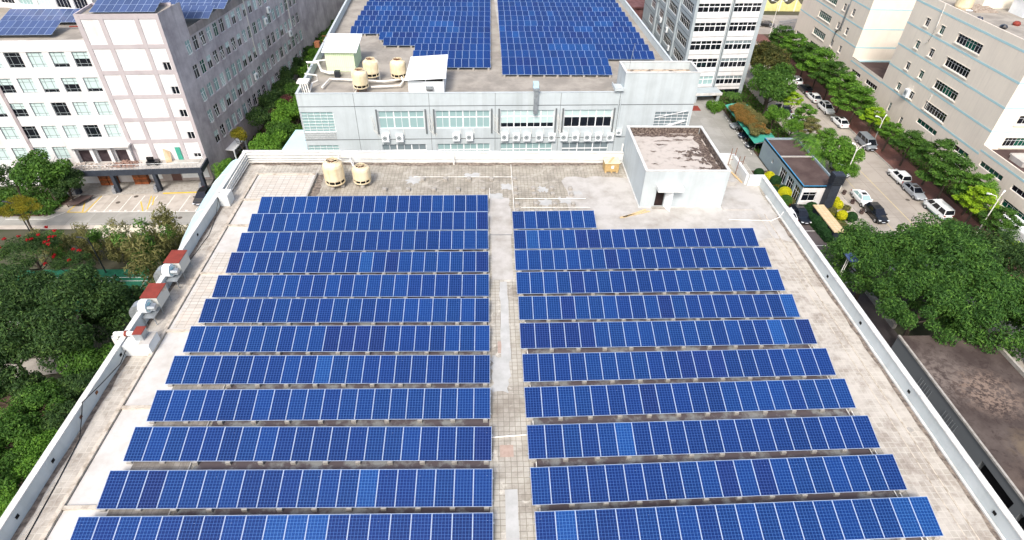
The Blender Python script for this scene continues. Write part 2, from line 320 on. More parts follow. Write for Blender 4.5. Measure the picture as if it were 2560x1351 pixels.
sheet('side_alley', rect(-46, 85, -23.5, 175), G, M['soil'])
# bay lines
b = MB(); y = MB()
for x in (-58.43, -56.22, -54.1, -52.2, -50.25, -47.75, -45.45, -43.1): b.face([(x - .06, 74.85, G + .008), (x + .06, 74.85, G + .008), (x + .06, 79.3, G + .008), (x - .06, 79.3, G + .008)])
for x in (-57.6, -55.4, -53.2, -51.3, -49.1, -46.7, -44.4): b.face([(x - .25, 75.25, G + .008), (x + .25, 75.25, G + .008), (x, 74.85, G + .008)])
b.face([(-58.4, 74.7, G + .008), (-42, 74.8, G + .008), (-42, 74.92, G + .008), (-58.4, 74.83, G + .008)])
for x0, y0, x1, y1 in ((-63.2, 72.9, -61.6, 74.7), (-67, 74.2, -65.5, 76)): b.face([(x0 - .06, y0, G + .008), (x0 + .06, y0, G + .008), (x1 + .06, y1, G + .008), (x1 - .06, y1, G + .008)])
b.face([(-69, 72.85, G + .008), (-63.2, 72.85, G + .008), (-63.2, 72.97, G + .008), (-69, 72.97, G + .008)])
def stripe(m, p, q, wd=.07, z=G + .012):
    d = Vector((q[0] - p[0], q[1] - p[1])).normalized() * wd; m.face([(p[0] - d.y, p[1] + d.x, z), (q[0] - d.y, q[1] + d.x, z), (q[0] + d.y, q[1] - d.x, z), (p[0] + d.y, p[1] - d.x, z)])
struct('bay_marking', b, M['paint_w'])
for p, q in (((-61.4, 74.7), (-58.7, 74.7)), ((-61.3, 74.8), (-60.9, 79.2)), ((-58.75, 74.8), (-58.6, 79.2)), ((-59.2, 74.8), (-60.2, 77.4)), ((-50.6, 74.9), (-52.1, 77.6)), ((-50.2, 75.4), (-51.2, 79.2)), ((-49.95, 76.6), (-50.7, 79.0))): stripe(y, p, q, .09)
struct('yellow_marking', y, M['paint_y'])
b = MB(); stripe(b, (64.4, 60), (64.5, 200), .07); stripe(b, (60.5, 66), (60.7, 200), .05); struct('street_marking', b, mat('worn_yellow_paint', 'c9b98a', 'b3a689', 2, .85))
b = MB()
for yy in (58.2, 61.6, 65.75, 69.35): stripe(b, (44.5, yy), (48.6, yy), .06)
for i in range(12): stripe(b, (47.5 + i * .02, 92.8 + i * 1.35), (47.5 + i * .02, 93.5 + i * 1.35), .1)
struct('yard_marking', b, M['paint_w'])
b = MB()
for x, yy in ((67.5, 77.8), (-55.3, 77.3), (-44.6, 73.2), (-53.4, 79.0), (-63.9, 73.9)): b.lathe((x, yy, G + .014), [(0, 0), (.33, 0)], 16)
struct('manhole_cover', b, mat('iron_cover', '5d564f', '4a443e', 6, .8))
# ---------------------------------------------------------------- near building (its roof carries the camera-side arrays)
nb = thing('factory_building', 'near flat-roofed building whose tiled roof carries the two big blue solar arrays', 'building', (1.5, 28, G))
XL, XR, YB, YF = -24.0, 27.0, 53.8, 2.0
b = MB(); b.box(XL, YF, G, XR, YB, -.02); part('wall', b, M['grey_wall'], nb)
b = MB(); b.face([(XL, YF, 0), (XR, YF, 0), (XR, YB, 0), (XL, YB, 0)]); deck = part('roof', b, M['roof_tile'], nb)
z = .004
def roofsheet(name, poly, m, zz=.004): b = MB(); b.face([(x, y, zz) for x, y in poly]); return part(name, b, m, nb)
roofsheet('roof_paving', rect(-16.4, 44.9, 13.5, 53.5), M['roof_old'])
roofsheet('side_paving', rect(23.1, YF, 26.75, 43.3), M['roof_side'])
roofsheet('gutter_paving', rect(-23.7, YF, -22.1, 53.4), M['roof_side'])
def blob(x0, y0, x1, y1, n=30, j=.25, seed=0):
    r = random.Random(seed); o = []
    per = 2 * ((x1 - x0) + (y1 - y0))
    for i in range(n):
        t = per * i / n; d = r.uniform(-j, j)
        if t < x1 - x0: o.append((x0 + t, y0 + d))
        elif t < x1 - x0 + y1 - y0: o.append((x1 + d, y0 + t - (x1 - x0)))
        elif t < 2 * (x1 - x0) + y1 - y0: o.append((x1 - (t - (x1 - x0) - (y1 - y0)), y1 + d))
        else: o.append((x0 + d, y1 - (t - 2 * (x1 - x0) - (y1 - y0))))
    return o
roofsheet('concrete_patch', blob(7.5, 40.0, 26.6, 50.5, 60, .35, 1), M['pale_conc'], .008)
roofsheet('concrete_patch', blob(.35, 41.0, 2.2, 46.8, 26, .18, 2), M['pale_conc'], .008)
for i, (x0, y0, x1, y1, j) in enumerate(((.93, 10, 1.6, 17.3, .02), (1.0, 26.5, 1.6, 34.8, .05), (.35, 24.0, 1.45, 27.0, .18), (.3, 46.7, 1.6, 47.6, .12), (1.5, 48.3, 2.5, 49.3, .15), (5.0, 47.9, 5.8, 48.8, .2), (8.1, 47.4, 9.2, 47.9, .2), (-7.6, 49.3, -6.2, 50.6, .3), (-2.2, 50.6, -.6, 51.3, .2), (4.9, 45.5, 6.2, 46.6, .25), (6.8, 45.8, 8.0, 46.8, .25))):
    roofsheet('cement_pad', blob(x0, y0, x1, y1, 24, j, 10 + i), M['pad'], .012 + .0005 * i)
roofsheet('walkway_screed', rect(.45, 35.0, 2.1, 41.2), M['pale_conc'], .006)
# dark sheets below and between the panel rows, row shade painted in their colour
roofsheet('gap_shade_sheet', rect(-16.3, 12.9, .12, 41.0), M['gap_roof'], .006); roofsheet('slab_under_panels', rect(-19.6, 12.9, -16.5, 41.5), M['slab_under'], .138); roofsheet('gap_shade_sheet', rect(2.6, 12.9, 22.6, 37.8), M['gap_roof'], .006)
# raised white slab with ribs, left
b = MB(); b.box(-21.9, YF, .0, -16.45, 51.0, .13); part('raised_slab', b, M['slab'], nb)
for y0, y1 in ((46.6, 50.7), (29.9, 35.5), (35.9, 38.5)): roofsheet('slab_tiling', rect(-21.7, y0, -19 if y0 < 40 else -16.7, y1), M['slab_tile'], .136)
for yy in (50.9, 46.3, 42.2, 35.8, 29.6, 23.1, 16.7, 10.5):
    b = MB(); b.box(-22.0, yy - .11, .131, -16.5 if yy > 50 else -19.2, yy + .11, .24); part('slab_rib', b, M['curb'], nb)
b = MB(); b.box(-22.2, YF, .0, -21.95, 51.1, .26); part('gutter_curb', b, M['curb'], nb)
b = MB(); b.box(-16.44, 37, .0, -16.3, 51.0, .30); part('slab_edge', b, M['conc'], nb)
roofsheet('moss_strip', blob(-16.28, 44.6, -15.6, 51.2, 30, .14, 5), M['dirt'], .016)
b = MB(); b.box(25.35, YF, .0, 25.43, 44, .03); b.box(24.75, YF, .0, 24.81, 44, .02); part('drain_rib', b, M['curb'], nb)
b = MB(); b.lathe((25.6, 20.6, .0), [(.0, .04), (.16, .04), (.2, .0)], 16); part('roof_drain', b, M['conc'], nb)
# parapets: wall, coping, dirt line
b = MB(); b.box(XL, YF, -.01, -23.76, YB, 1.02); part('parapet', b, M['parapet'], nb)
b = MB(); b.box(26.74, YF, -.01, XR, 49.2, 1.02); part('parapet', b, M['parapet'], nb)
b = MB(); b.box(-23.76, 53.5, -.01, 14.05, YB, 1.10); part('parapet', b, M['white_wall'], nb)
b = MB(); b.box(-24.06, YF, 1.02, -23.70, 53.45, 1.09); b.box(-24.06, 53.45, 1.10, 14.05, 53.86, 1.17); part('coping', b, M['coping'], nb)
b = MB(); b.box(26.68, YF, 1.02, 27.06, 49.26, 1.09); part('coping', b, M['coping'], nb)
for poly in (blob(26.30, YF, 26.73, 44, 90, .08, 6), blob(-23.75, YF, -23.45, 53.3, 90, .08, 7), blob(-23.4, 52.9, 14, 53.48, 70, .15, 8)): roofsheet('dirt_line', poly, M['dirt'], .02)
b = MB(); b.box(26.56, YF, .02, 26.72, 47, .12); part('cove_skirting', b, M['coping'], nb)
# small raised corner yard beside the stair house
b = MB(); b.box(22.4, 49.0, .0, 24.4, 50.9, .45); b.box(21.8, 44.7, 0, 24.6, 48.4, .10); part('side_plinth', b, M['pale_conc'], nb)
b = MB(); b.box(25.3, 49.25, -.01, 25.55, 53.3, 1.1); b.box(21.7, 53.3, -.01, 25.55, 53.55, 1.1); b.box(25.56, 49.0, -.01, 27.0, 49.24, 1.1); part('parapet', b, M['white_wall'], nb)
for k, (x, yy) in enumerate(((-23.75, 16.0), (-23.75, 19.2), (-23.75, 22.1), (-23.75, 23.9), (-23.75, 27.0), (-23.75, 40.3), (26.73, 14.9), (26.73, 23.0), (26.73, 29.2), (26.73, 34.4))):
    b = MB(); s = 1 if x < 0 else -1; b.box(min(x, x + .02 * s), yy, .42, max(x, x + .02 * s), yy + .22, .62); part('scupper', b, M['black'] if k not in (2, 3) else M['rust'], nb)
def blob2(cx, cy, rx, ry, n=40, j=.25, seed=0):
    r = random.Random(seed); ph = [r.uniform(0, 6.28) for _ in range(6)]
    return [(cx + rx * k_ * cos(2 * pi * i / n), cy + ry * k_ * sin(2 * pi * i / n)) for i in range(n) for k_ in (1 + j * (sin(3 * 2 * pi * i / n + ph[0]) * .5 + sin(5 * 2 * pi * i / n + ph[1]) * .35 + sin(9 * 2 * pi * i / n + ph[2]) * .25 + sin(14 * 2 * pi * i / n + ph[3]) * .15),)]
# ---------------------------------------------------------------- solar panel rows
PW, PL_ = .99, 1.96
def panel_mesh(mk):
    b = MB(); f = .020; b.box(0, 0, -.035, PW, PL_, 0, 1, 't')
    for x0, y0, x1, y1 in ((0, 0, PW, f), (0, PL_ - f, PW, PL_), (0, f, f, PL_ - f), (PW - f, f, PW, PL_ - f)): b.face([(x0, y0, 0), (x1, y0, 0), (x1, y1, 0), (x0, y1, 0)], 1)
    b.face([(f, f, -.003), (PW - f, f, -.003), (PW - f, PL_ - f, -.003), (f, PL_ - f, -.003)], 0)
    return b.mesh('solar_panel', [M[mk], M['alu']])
PM = [panel_mesh('pv%d' % i) for i in range(4)]; PMG = panel_mesh('pvg')
b = MB(); b.box(-.14, -.14, 0, .14, .14, .26); b.box(-.04, -.04, .26, .04, .04, .36, 1); FOOT = b.mesh('footing', [M['conc'], M['steel']])
b = MB(); b.box(-.17, -.17, 0, .17, .17, .30); b.box(-.03, -.03, .30, .03, .03, .80, 1); POST = b.mesh('rear_post', [M['conc'], M['steel']])
rp = random.Random(3)
TILT = radians(16.5)
def prow(p, q, n, label, group, zb=.35, feet=True, seed=0, tilt=TILT, meshes=PM, post=True, deep=1, shift=0, floor=0):
    d = hypot(q[0] - p[0], q[1] - p[1]); a = atan2(q[1] - p[1], q[0] - p[0]); pit = d / n
    r = thing('solar_panel_row', label, 'solar panels', (p[0], p[1], floor), a, group)
    rr = random.Random(seed); run = 0; k = 0
    for j in range(deep):
        for i in range(n):
            if rr.random() < .6 or i == 0: k = rr.choices((0, 1, 2, 3), (.48, .40, .06, .06))[0]
            o = put('solar_panel', meshes[k % len(meshes)], r, (i * pit + shift * j, j * 1.92 * cos(tilt), zb - floor + j * 1.92 * sin(tilt)), local=True)
            o.rotation_euler = (tilt, 0, 0); o.scale = ((pit - .010) / PW, 1, 1)
    for t in (.35, 1.5) if deep == 1 else (.35, 1.5, 2.3, 3.4):
        b = MB(); zz = zb - floor + t * sin(tilt) - .06; yy = t * cos(tilt); b.box(-.06, yy - .03, zz - .06, d + .06, yy + .03, zz); part('rail', b, M['steel'], r, local=True)
    if feet:
        m = max(2, round(d / 1.76)); 
        for i in range(m):
            x = .3 + (d - .6) * i / (m - 1); put('footing', FOOT, r, (x, .10, 0), local=True)
            if post: put('rear_post', POST, r, (x, 1.55, 0), local=True)
    return r
LROWS = [(-19.95, 43.75, .22, 44.03), (-19.99, 41.04, .21, 41.26), (-19.98, 38.26, .20, 38.49), (-19.97, 35.61, .19, 35.55), (-20.02, 32.81, .20, 32.70), (-20.03, 30.19, .18, 29.98), (-20.01, 27.42, .19, 27.19), (-20.05, 24.73, .19, 24.44), (-19.98, 21.94, .19, 21.72), (-20.09, 19.29, .23, 18.87), (-20.15, 16.51, .24, 16.13), (-20.45, 13.93, .25, 13.62)]
RROWS = [(2.32, 41.32, 9.56, 41.45), (2.32, 38.47, 22.88, 38.70), (2.29, 35.73, 22.90, 35.93), (2.29, 32.94, 22.84, 33.08), (2.31, 30.16, 22.75, 30.16), (2.29, 27.38, 22.83, 27.49), (2.33, 24.50, 22.83, 24.69), (2.32, 21.73, 22.84, 22.05), (2.32, 18.92, 22.86, 19.19), (2.35, 16.16, 22.95, 16.54), (2.42, 13.62, 23.39, 13.95)]
NTH = ['', 'second', 'third', 'fourth', 'fifth', 'sixth', 'seventh', 'eighth', 'ninth', 'tenth', 'eleventh', 'twelfth', 'thirteenth', 'fourteenth', 'fifteenth']
for i, (x0, y0, x1, y1) in enumerate(LROWS):
    lab = ('blue solar panel row nearest the two cream cooling towers, in the left near array' if i == 0 else 'bottom row of the left near solar array, cut by the picture edge' if i == 11 else '%s solar panel row of the left near array, counted from the cooling towers' % NTH[i])
    prow((x0, y0), (x1, y1), 20, lab, 'solar panel rows on the near roof', seed=i + 5)
for i, (x0, y0, x1, y1) in enumerate(RROWS):
    lab = ('short row of seven blue panels facing the grey stair house' if i == 0 else 'bottom row of the right near solar array, cut by the picture edge' if i == 10 else '%s solar panel row of the right near array, counted from the stair house' % NTH[i])
    prow((x0, y0), (x1, y1), 7 if i == 0 else 20, lab, 'solar panel rows on the near roof', seed=i + 31)
# ---------------------------------------------------------------- loose concrete footings left without panels
FB = [(-1.62, 50.05), (.56, 50.05), (2.81, 50.05), (2.8, 48.31), (4.52, 48.31), (6.26, 48.31), (8.05, 48.31), (2.78, 47.25), (4.51, 47.25), (6.28, 47.28), (8.05, 47.24), (2.83, 45.58), (4.57, 45.58), (6.3, 45.57), (8.03, 45.57), (-.23, 48.2), (2.81, 44.5), (4.56, 44.5), (6.31, 44.5), (8.08, 44.5), (-3.9, 50.05), (-6.1, 50.0), (-2.6, 48.1), (-4.9, 48.1), (-7.3, 48.1), (-9.5, 48.1)]
b = MB(); b.box(-.19, -.19, 0, .19, .19, .26); b.box(-.05, -.05, .26, .05, .05, .33); FBM = b.mesh('concrete_footing', [M['conc']])
for i, (x, y) in enumerate(FB): tag(put('concrete_footing', FBM, None, (x, y, .016)), 'small bare pale concrete block waiting for a panel, on the tiled roof behind the arrays', 'concrete block', 'unused panel footings on the near roof')
b = MB()
for x0, x1, y in ((-7, 2.6, 50.45), (2.7, 9.3, 46.5), (3.2, 9.5, 45.0), (-9, .2, 46.9)): b.tube([(x0, y, .12), (x1, y, .12)], .03, 6)
for x, y0, y1 in ((2.55, 44.2, 52.9), (.35, 46.6, 48.4)): b.tube([(x, y0, .1), (x, y1, .1)], .035, 6)
tag(part('conduit', b, M['pipe']), 'thin white conduit pipes running over the tiled roof between the loose footings', 'pipe')
b = MB()
b.tube([(2.75, 9, .1), (2.75, 41.2, .1)], .03, 6); b.tube([(22.35, 9, .1), (22.35, 38.5, .1)], .03, 6); b.tube([(22.6, 9, .12), (22.6, 38.5, .12)], .035, 6); b.tube([(.2, 20.6, .06), (2.5, 20.75, .06)], .045, 6)
tag(part('array_conduit', b, M['pipe']), 'white conduit pipes along the ends of the right near array and across the walkway', 'pipe')
roofsheet('red_tile_patch', rect(.72, 19.3, 1.5, 20.1), mat('faded_red_tile', 'b09c90', 'a08c80', 3, .9), .010); roofsheet('red_tile_patch', rect(.75, 27.3, 1.3, 28.4), bpy.data.materials['faded_red_tile'], .010)
b = MB(); b.box(.3, 40.9, .004, 2.25, 40.97, .02); part('expansion_joint', b, M['seam'], nb)
# ---------------------------------------------------------------- stair house
h = thing('stair_house', 'small pale grey flat-roofed stair house with one dark doorway on the near roof', 'roof house', (18, 50, 0))
X0, X1, Y0, Y1, ZT = 14.1, 21.7, 45.2, 54.2, 3.75
fr = (X0, Y0, 1, 0)
b = MB(fr); b.wall(0, X1 - X0, 0.0, ZT, [(1.3, 2.15, .02, 2.1)], .25); part('wall', b, M['grey_wall'], h)
b = MB(); b.box(X0, Y0 + .002, 0, X0 + .2, Y1, ZT, skip='tb'); b.box(X1 - .2, Y0 + .002, 0, X1, Y1, ZT, skip='tb'); b.box(X0 + .2, Y1 - .2, 0, X1 - .2, Y1, ZT, skip='tb'); b.box(X0 + .2, Y0 + .002, 2.2, X1 - .2, Y0 + .2, ZT, skip='tb'); part('wall', b, M['grey_wall'], h)
b = MB(); b.box(X0 - .03, Y0 - .03, ZT, X1 + .03, Y0 + .22, ZT + .06); b.box(X0 - .03, Y1 - .2, ZT, X1 + .03, Y1 + .03, ZT + .06); b.box(X0 - .03, Y0 + .22, ZT, X0 + .22, Y1 - .2, ZT + .06); b.box(X1 - .22, Y0 + .22, ZT, X1 + .03, Y1 - .2, ZT + .06); part('coping', b, M['coping'], h)
b = MB(); b.box(X0 + .2, Y0 + .2, 3.0, X1 - .2, Y1 - .2, 3.05); part('roof', b, M['hut_roof'], h)
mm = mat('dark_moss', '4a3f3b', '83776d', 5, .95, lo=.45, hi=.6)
ms = [blob(X1 - 1.0, Y0 + .3, X1 - .21, Y1 - .3, 40, .22, 9), blob(X0 + .25, Y1 - .9, X1 - .6, Y1 - .21, 40, .2, 11)] + [blob2(*q, 44, .75, 40 + k_) for k_, q in enumerate(((19.6, 49.6, .9, .5), (19.2, 48.6, .5, .25), (20.3, 48.2, .4, .5), (18.6, 50.2, .5, .2), (20.2, 50.6, .5, .4), (17.0, 51.6, .5, .15), (18.0, 48.9, .35, .15), (19.9, 47.0, .4, .2), (20.4, 46.6, .3, .3), (16.0, 50.2, .25, .12), (17.6, 52.4, .9, .12), (19.3, 52.6, .8, .15), (18.2, 47.3, .2, .1), (15.6, 47.8, .25, .1), (20.7, 49.4, .3, .9)))]
for k_, poly in enumerate(ms): b = MB(); b.face([(x, y, 3.054 + .0006 * k_) for x, y in poly]); part('moss_stain', b, mm, h)
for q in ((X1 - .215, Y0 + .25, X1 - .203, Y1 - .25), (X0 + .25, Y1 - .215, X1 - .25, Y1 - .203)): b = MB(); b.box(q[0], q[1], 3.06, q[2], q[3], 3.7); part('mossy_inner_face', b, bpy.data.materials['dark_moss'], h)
b = MB(); b.box(X0 + 1.2, Y0 + .3, .005, X0 + 2.3, Y0 + 2, 2.2, skip='t'); part('doorway', b, mat('dark_stair', '3a2a28', '1c1516', 1, .9), h)
cn = MB(); cn.box(X0 + 1.15, Y0 - .95, 2.15, X0 + 3.45, Y0 - .002, 2.22); 
for a in ((X0 + 1.15, Y0 - .95, X0 + 3.45, Y0 - .83), (X0 + 1.15, Y0 - .83, X0 + 1.27, Y0 - .002), (X0 + 3.33, Y0 - .83, X0 + 3.45, Y0 - .002)): cn.box(a[0], a[1], 2.22, a[2], a[3], 2.5)
part('door_canopy', cn, M['white_wall'], h)
b = MB(); b.prism([(X0 + 2.17, Y0 - .02), (X0 + 2.22, Y0 - .02), (X0 + 2.62, Y0 - .78), (X0 + 2.57, Y0 - .80)], .05, 2.12); part('door', b, M['white_sheet'], h)
b = MB(); b.box(X0 + 1.1, Y0 - .35, 0.02, X0 + 2.35, Y0 - .01, .12); part('door_step', b, M['conc'], h)
b = MB(); b.box(X0 - .10, Y0 - .10, 0.02, X1 + .05, Y0 - .035, .1); b.box(X0 - .12, Y0 - .035, .02, X0 - .02, Y1, .12); part('skirting', b, M['coping'], h)
b = MB(); b.tube([(X0 - .25, Y1 - .6, 0.02), (X0 - .25, Y1 - .6, 2.1)], .07); part('drain_pipe', b, M['pipe'], h)
# ---------------------------------------------------------------- cream cooling towers
def cooling_tower(loc, R, H, label, group, legs=.55, feet='stone', rusty=False):
    t = thing('cooling_tower', label, 'cooling tower', loc, random.random() * 6, group)
    sk = M['frp']; zc = legs + .42 * R
    b = MB(); b.lathe((0, 0, 0), [(R * .97, zc), (R, zc + .1), (R, H * .80), (R * .93, H * .88), (R * .62, H * .95), (R * .60, H), (R * .55, H), (R * .56, H * .90)], 32)
    for k in range(8):
        a = 2 * pi * k / 8; ca, sa = cos(a), sin(a)
        b.tube([(R * 1.01 * ca, R * 1.01 * sa, zc), (R * 1.012 * ca, R * 1.012 * sa, H * .80), (R * .94 * ca, R * .94 * sa, H * .885)], .018, 4)
    part('shell', b, sk, t, True)
    b = MB(); b.lathe((0, 0, 0), [(R * .88, legs + .05), (R * .88, zc)], 32); part('louvre_void', b, M['black'], t, True)
    b = MB()
    for k in range(10):
        a = 2 * pi * k / 10; b.tube([(R * .97 * cos(a), R * .97 * sin(a), legs), (R * .97 * cos(a), R * .97 * sin(a), zc + .03)], .04, 4)
    part('strut', b, sk, t, True)
    b = MB(); b.lathe((0, 0, 0), [(0, legs - .10), (R * .80, legs - .12), (R * 1.0, legs), (R * 1.02, legs + .09), (R * .95, legs + .09), (0, legs + .02)], 32); part('basin', b, sk, t, True)
    for k in range(4):
        a = pi / 4 + k * pi / 2; x, y = R * .74 * cos(a), R * .74 * sin(a); b = MB(); b.tube([(x, y, .25), (x, y, legs)], .05, 6); part('leg', b, sk if not rusty else M['rust'], t, True)
        b = MB()
        if feet: b.lathe((x, y, 0), [(.02, .30), (.17, .27), (.23, .12), (.2, 0)], 10)
        part('foot', b, M['conc'], t, True)
    fn = MB(); fn.lathe((0, 0, 0), [(0, H * .965), (.12, H * .965), (.12, H * .94)], 12)
    for k in range(4):
        a = k * pi / 2 + .3; fn.face([(.1 * cos(a), .1 * sin(a), H * .955), (R * .5 * cos(a - .2), R * .5 * sin(a - .2), H * .965), (R * .5 * cos(a + .25), R * .5 * sin(a + .25), H * .94)])
    part('fan', fn, M['rust'], t, True)
    b = MB(); b.lathe((0, 0, 0), [(0, H * .915), (R * .57, H * .915)], 20); part('fan_void', b, M['black'], t, True)
    b = MB()
    for k in range(3): a = k * pi / 3; b.tube([(R * .58 * cos(a), R * .58 * sin(a), H * .985), (-R * .58 * cos(a), -R * .58 * sin(a), H * .985)], .02, 4)
    part('fan_guard', b, M['rust'] if rusty else M['frp'], t, True)
    b = MB(); a0 = 1.1
    for da in (-.1, .1): b.tube([(R * 1.08 * cos(a0 + da), R * 1.08 * sin(a0 + da), .1), (R * 1.08 * cos(a0 + da), R * 1.08 * sin(a0 + da), H * .86), (R * .66 * cos(a0 + da), R * .66 * sin(a0 + da), H * 1.0)], .02, 4)
    for k in range(6): zz = .35 + k * H * .13; b.tube([(R * 1.08 * cos(a0 - .1), R * 1.08 * sin(a0 - .1), zz), (R * 1.08 * cos(a0 + .1), R * 1.08 * sin(a0 + .1), zz)], .015, 4)
    part('ladder', b, M['pipe'], t, True)
    return t
cooling_tower((-14.15, 48.95, 0.02), .93, 2.75, 'taller cream cooling tower on stone feet, beside the white-tiled roof slab', 'cooling towers on the near roof', .48).rotation_euler[2] = .5
cooling_tower((-11.7, 49.3, 0.02), .82, 2.0, 'squat cream cooling tower right of the taller one, near the parapet pipes', 'cooling towers on the near roof', .36).rotation_euler[2] = .9
# pipes clipped to the parapet, leading to the towers
for i in range(4):
    o = .16 * i; zz = .98 - .24 * i
    b = MB(); b.tube([(-23.45, 46.5 - .1 * i, zz - .45), (-23.45 + .0, 46.9, zz), (-23.62 + .06 * i, 53.25 - .06 * i, zz), (-14.6 + 1.1 * (i % 2) + .25 * (i // 2), 53.30 - .05 * i, zz), (-14.5 + 1.1 * (i % 2) + .25 * (i // 2), 52.7, zz), (-13.7 + 1.3 * (i % 2), 50.1, zz * .5 + .5)], .06, 8)
    tag(part('water_pipe', b, M['pipe']), ['topmost', 'upper middle', 'lower middle', 'lowest'][i] + ' of four white pipes along the parapet behind the cooling towers', 'pipe', 'white pipes on the parapet')
b = MB(); b.box(-23.70, 45.4, .02, -22.85, 46.6, 1.12); tag(bevel(part('pipe_plinth', b, M['white_wall']), .03), 'white masonry block at the parapet where the four pipes bend down', 'plinth')
b = MB(); b.tube([(-3.2, 53.05, .02), (-3.2, 53.05, 1.25)], .07); tag(part('vent_pipe', b, M['pipe']), 'upright white vent pipe standing at the middle of the back parapet', 'pipe')
b = MB(); b.tube([(-12.6, 53.3, .62), (-5, 53.32, .55), (6, 53.3, .6), (13.9, 53.32, .5)], .03, 6); tag(part('parapet_conduit', b, M['pipe']), 'thin white conduit fixed along the back parapet towards the stair house', 'pipe')
# crate
cr = thing('wooden_crate', 'tan wooden crate with a board on its lid, left of the stair house', 'crate', (12.55, 52.0, .02))
b = MB(); b.box(11.85, 51.45, .14, 13.25, 52.6, 1.05); part('body', b, M['ply'], cr)
b = MB(); b.box(11.78, 51.38, 1.05, 13.32, 52.67, 1.11); part('lid', b, mat('pale_board', 'e3d6bb', 'd2c3a2', 3, .8), cr)
for x in (11.9, 12.5, 13.05): b = MB(); b.box(x, 51.4, .02, x + .14, 52.6, .139); part('skid', b, M['wood'], cr)
b = MB(); b.prism([(12.1, 51.5), (12.3, 51.45), (12.95, 52.55), (12.75, 52.62)], 1.12, 1.16); part('loose_board', b, M['wood'], cr)
b = MB(); b.box(12.5, 51.44, .5, 12.75, 51.449, .8); part('paper_label', b, M['white_sheet'], cr)
for i, (p, q, lab) in enumerate((((12.0, 43.45), (14.9, 44.5), 'long pale plank lying in front of the stair house, front one of the pair'), ((12.3, 43.5), (14.6, 44.75), 'pale plank lying in front of the stair house, rear one of the pair'), ((24.7, 52.2), (25.2, 49.5), 'pale timber plank lying in the corner right of the stair house'))):
    b = MB(); d = Vector((q[0] - p[0], q[1] - p[1])).normalized() * .09; b.prism([(p[0] - d.y, p[1] + d.x), (p[0] + d.y, p[1] - d.x), (q[0] + d.y, q[1] - d.x), (q[0] - d.y, q[1] + d.x)], .02 + .0 * i, .07); tag(part('plank', b, M['wood']), lab, 'plank', 'planks on the near roof')
for i, (x, y) in enumerate(((24.9, 52.9), (25.1, 51.2))):
    b = MB()
    for dx, dy in ((0, 0), (.5, .1)): b.tube([(x + dx, y + dy, .02), (x + dx, y + dy, 2.0)], .03, 6)
    for zz in (.7, 1.4): b.tube([(x, y, zz), (x + .5, y + .1, zz)], .02, 6)
    tag(part('scaffold_frame', b, M['rust']), 'thin rusty scaffold frame in the corner right of the stair house, ' + ('by the back wall' if i == 0 else 'nearer the planks'), 'scaffold', 'scaffold frames')
# ---------------------------------------------------------------- blowers on the left parapet
def blower(y0, label):
    t = thing('exhaust_blower', label, 'blower', (-23.5, y0, 0.02), 0, 'red topped exhaust blowers on the parapet')
    b = MB(); b.box(-24.0, y0 + 1.15, .62, -22.92, y0 + 2.65, 1.60); part('filter_box', b, mat('box_sheet_%d' % int(y0), 'c8c9c2', 'a87f4d', .9, .6, lo=.55, hi=.72), t)
    b = MB(); b.box(-24.04, y0 + 1.11, 1.601, -22.88, y0 + 2.69, 1.65); part('box_lid', b, M['red'], t)
    # scroll housing
    b = MB(); n = 28; pr = []
    for k in range(n + 1):
        a = 2 * pi * k / n; r = .42 + .16 * k / n; pr.append((r * cos(a), r * sin(a)))
    cx, cz = y0 + .62, 1.38; xs = (-23.78, -23.28)
    for (a, c), (d, e) in zip(pr, pr[1:]): b.face([(xs[0], cx + a, cz + c), (xs[1], cx + a, cz + c), (xs[1], cx + d, cz + e), (xs[0], cx + d, cz + e)], 0, True)
    for x in xs: b.face([(x, cx + a, cz + c) for a, c in pr])
    part('scroll_housing', b, M['white_sheet'], t)
    b = MB(); 
    for r0, r1 in ((.42, .36), (.26, .0)):
        for k in range(20):
            a, c = 2 * pi * k / 20, 2 * pi * (k + 1) / 20; q = [(-23.27, cx + r * cos(v), cz + r * sin(v)) for r, v in ((r0, a), (r0, c), (r1, c), (r1, a))]; b.face(q if r1 else q[:3])
    part('housing_ring', b, M['cyan_metal'], t)
    b = MB(); b.box(-23.25, cx - .2, cz - .32, -22.85, cx + .22, cz + .02); b.tube([(-23.2, cx - .3, cz + .05), (-22.7, cx - .3, cz + .05)], .14, 10); part('motor', b, M['steel'], t)
    b = MB()
    for k in range(6):
        a0, a1 = pi * .5 * k / 6, pi * .5 * (k + 1) / 6
        for (r0, r1, f) in ((.18, .18, 0),):
            pass
    P0 = [(-23.8 - .85 * sin(pi * .5 * k / 6), 1.62 - .85 * (1 - cos(pi * .5 * k / 6))) for k in range(7)] + [(-24.65, .1)]
    P1 = [(-23.8 - .35 * sin(pi * .5 * k / 6), 1.10 - .35 * (1 - cos(pi * .5 * k / 6))) for k in range(7)] + [(-24.15, .1)]
    for i in range(7):
        (a, c), (d, e), (f, g), (hh, k) = P0[i], P0[i + 1], P1[i + 1], P1[i]
        ya, yb = cx - .32, cx + .30
        b.face([(a, ya, c), (d, ya, e), (d, yb, e), (a, yb, c)]); b.face([(hh, ya, k), (f, ya, g), (f, yb, g), (hh, yb, k)])
        b.face([(a, ya, c), (d, ya, e), (f, ya, g), (hh, ya, k)]); b.face([(a, yb, c), (d, yb, e), (f, yb, g), (hh, yb, k)])
    part('outlet_elbow', b, M['steel'], t)
    for (x, y) in ((-22.95, y0 + .1), (-22.95, y0 + 1.2), (-23.65, y0 + .1), (-22.97, y0 + 2.6), (-23.65, y0 + 2.6)):
        b = MB(); b.tube([(x, y, .02), (x, y, .64)], .035, 4); part('leg', b, M['steel'], t)
    b = MB(); b.box(-23.72, y0, .72, -22.88, y0 + 1.14, .78); part('base_frame', b, M['steel'], t)
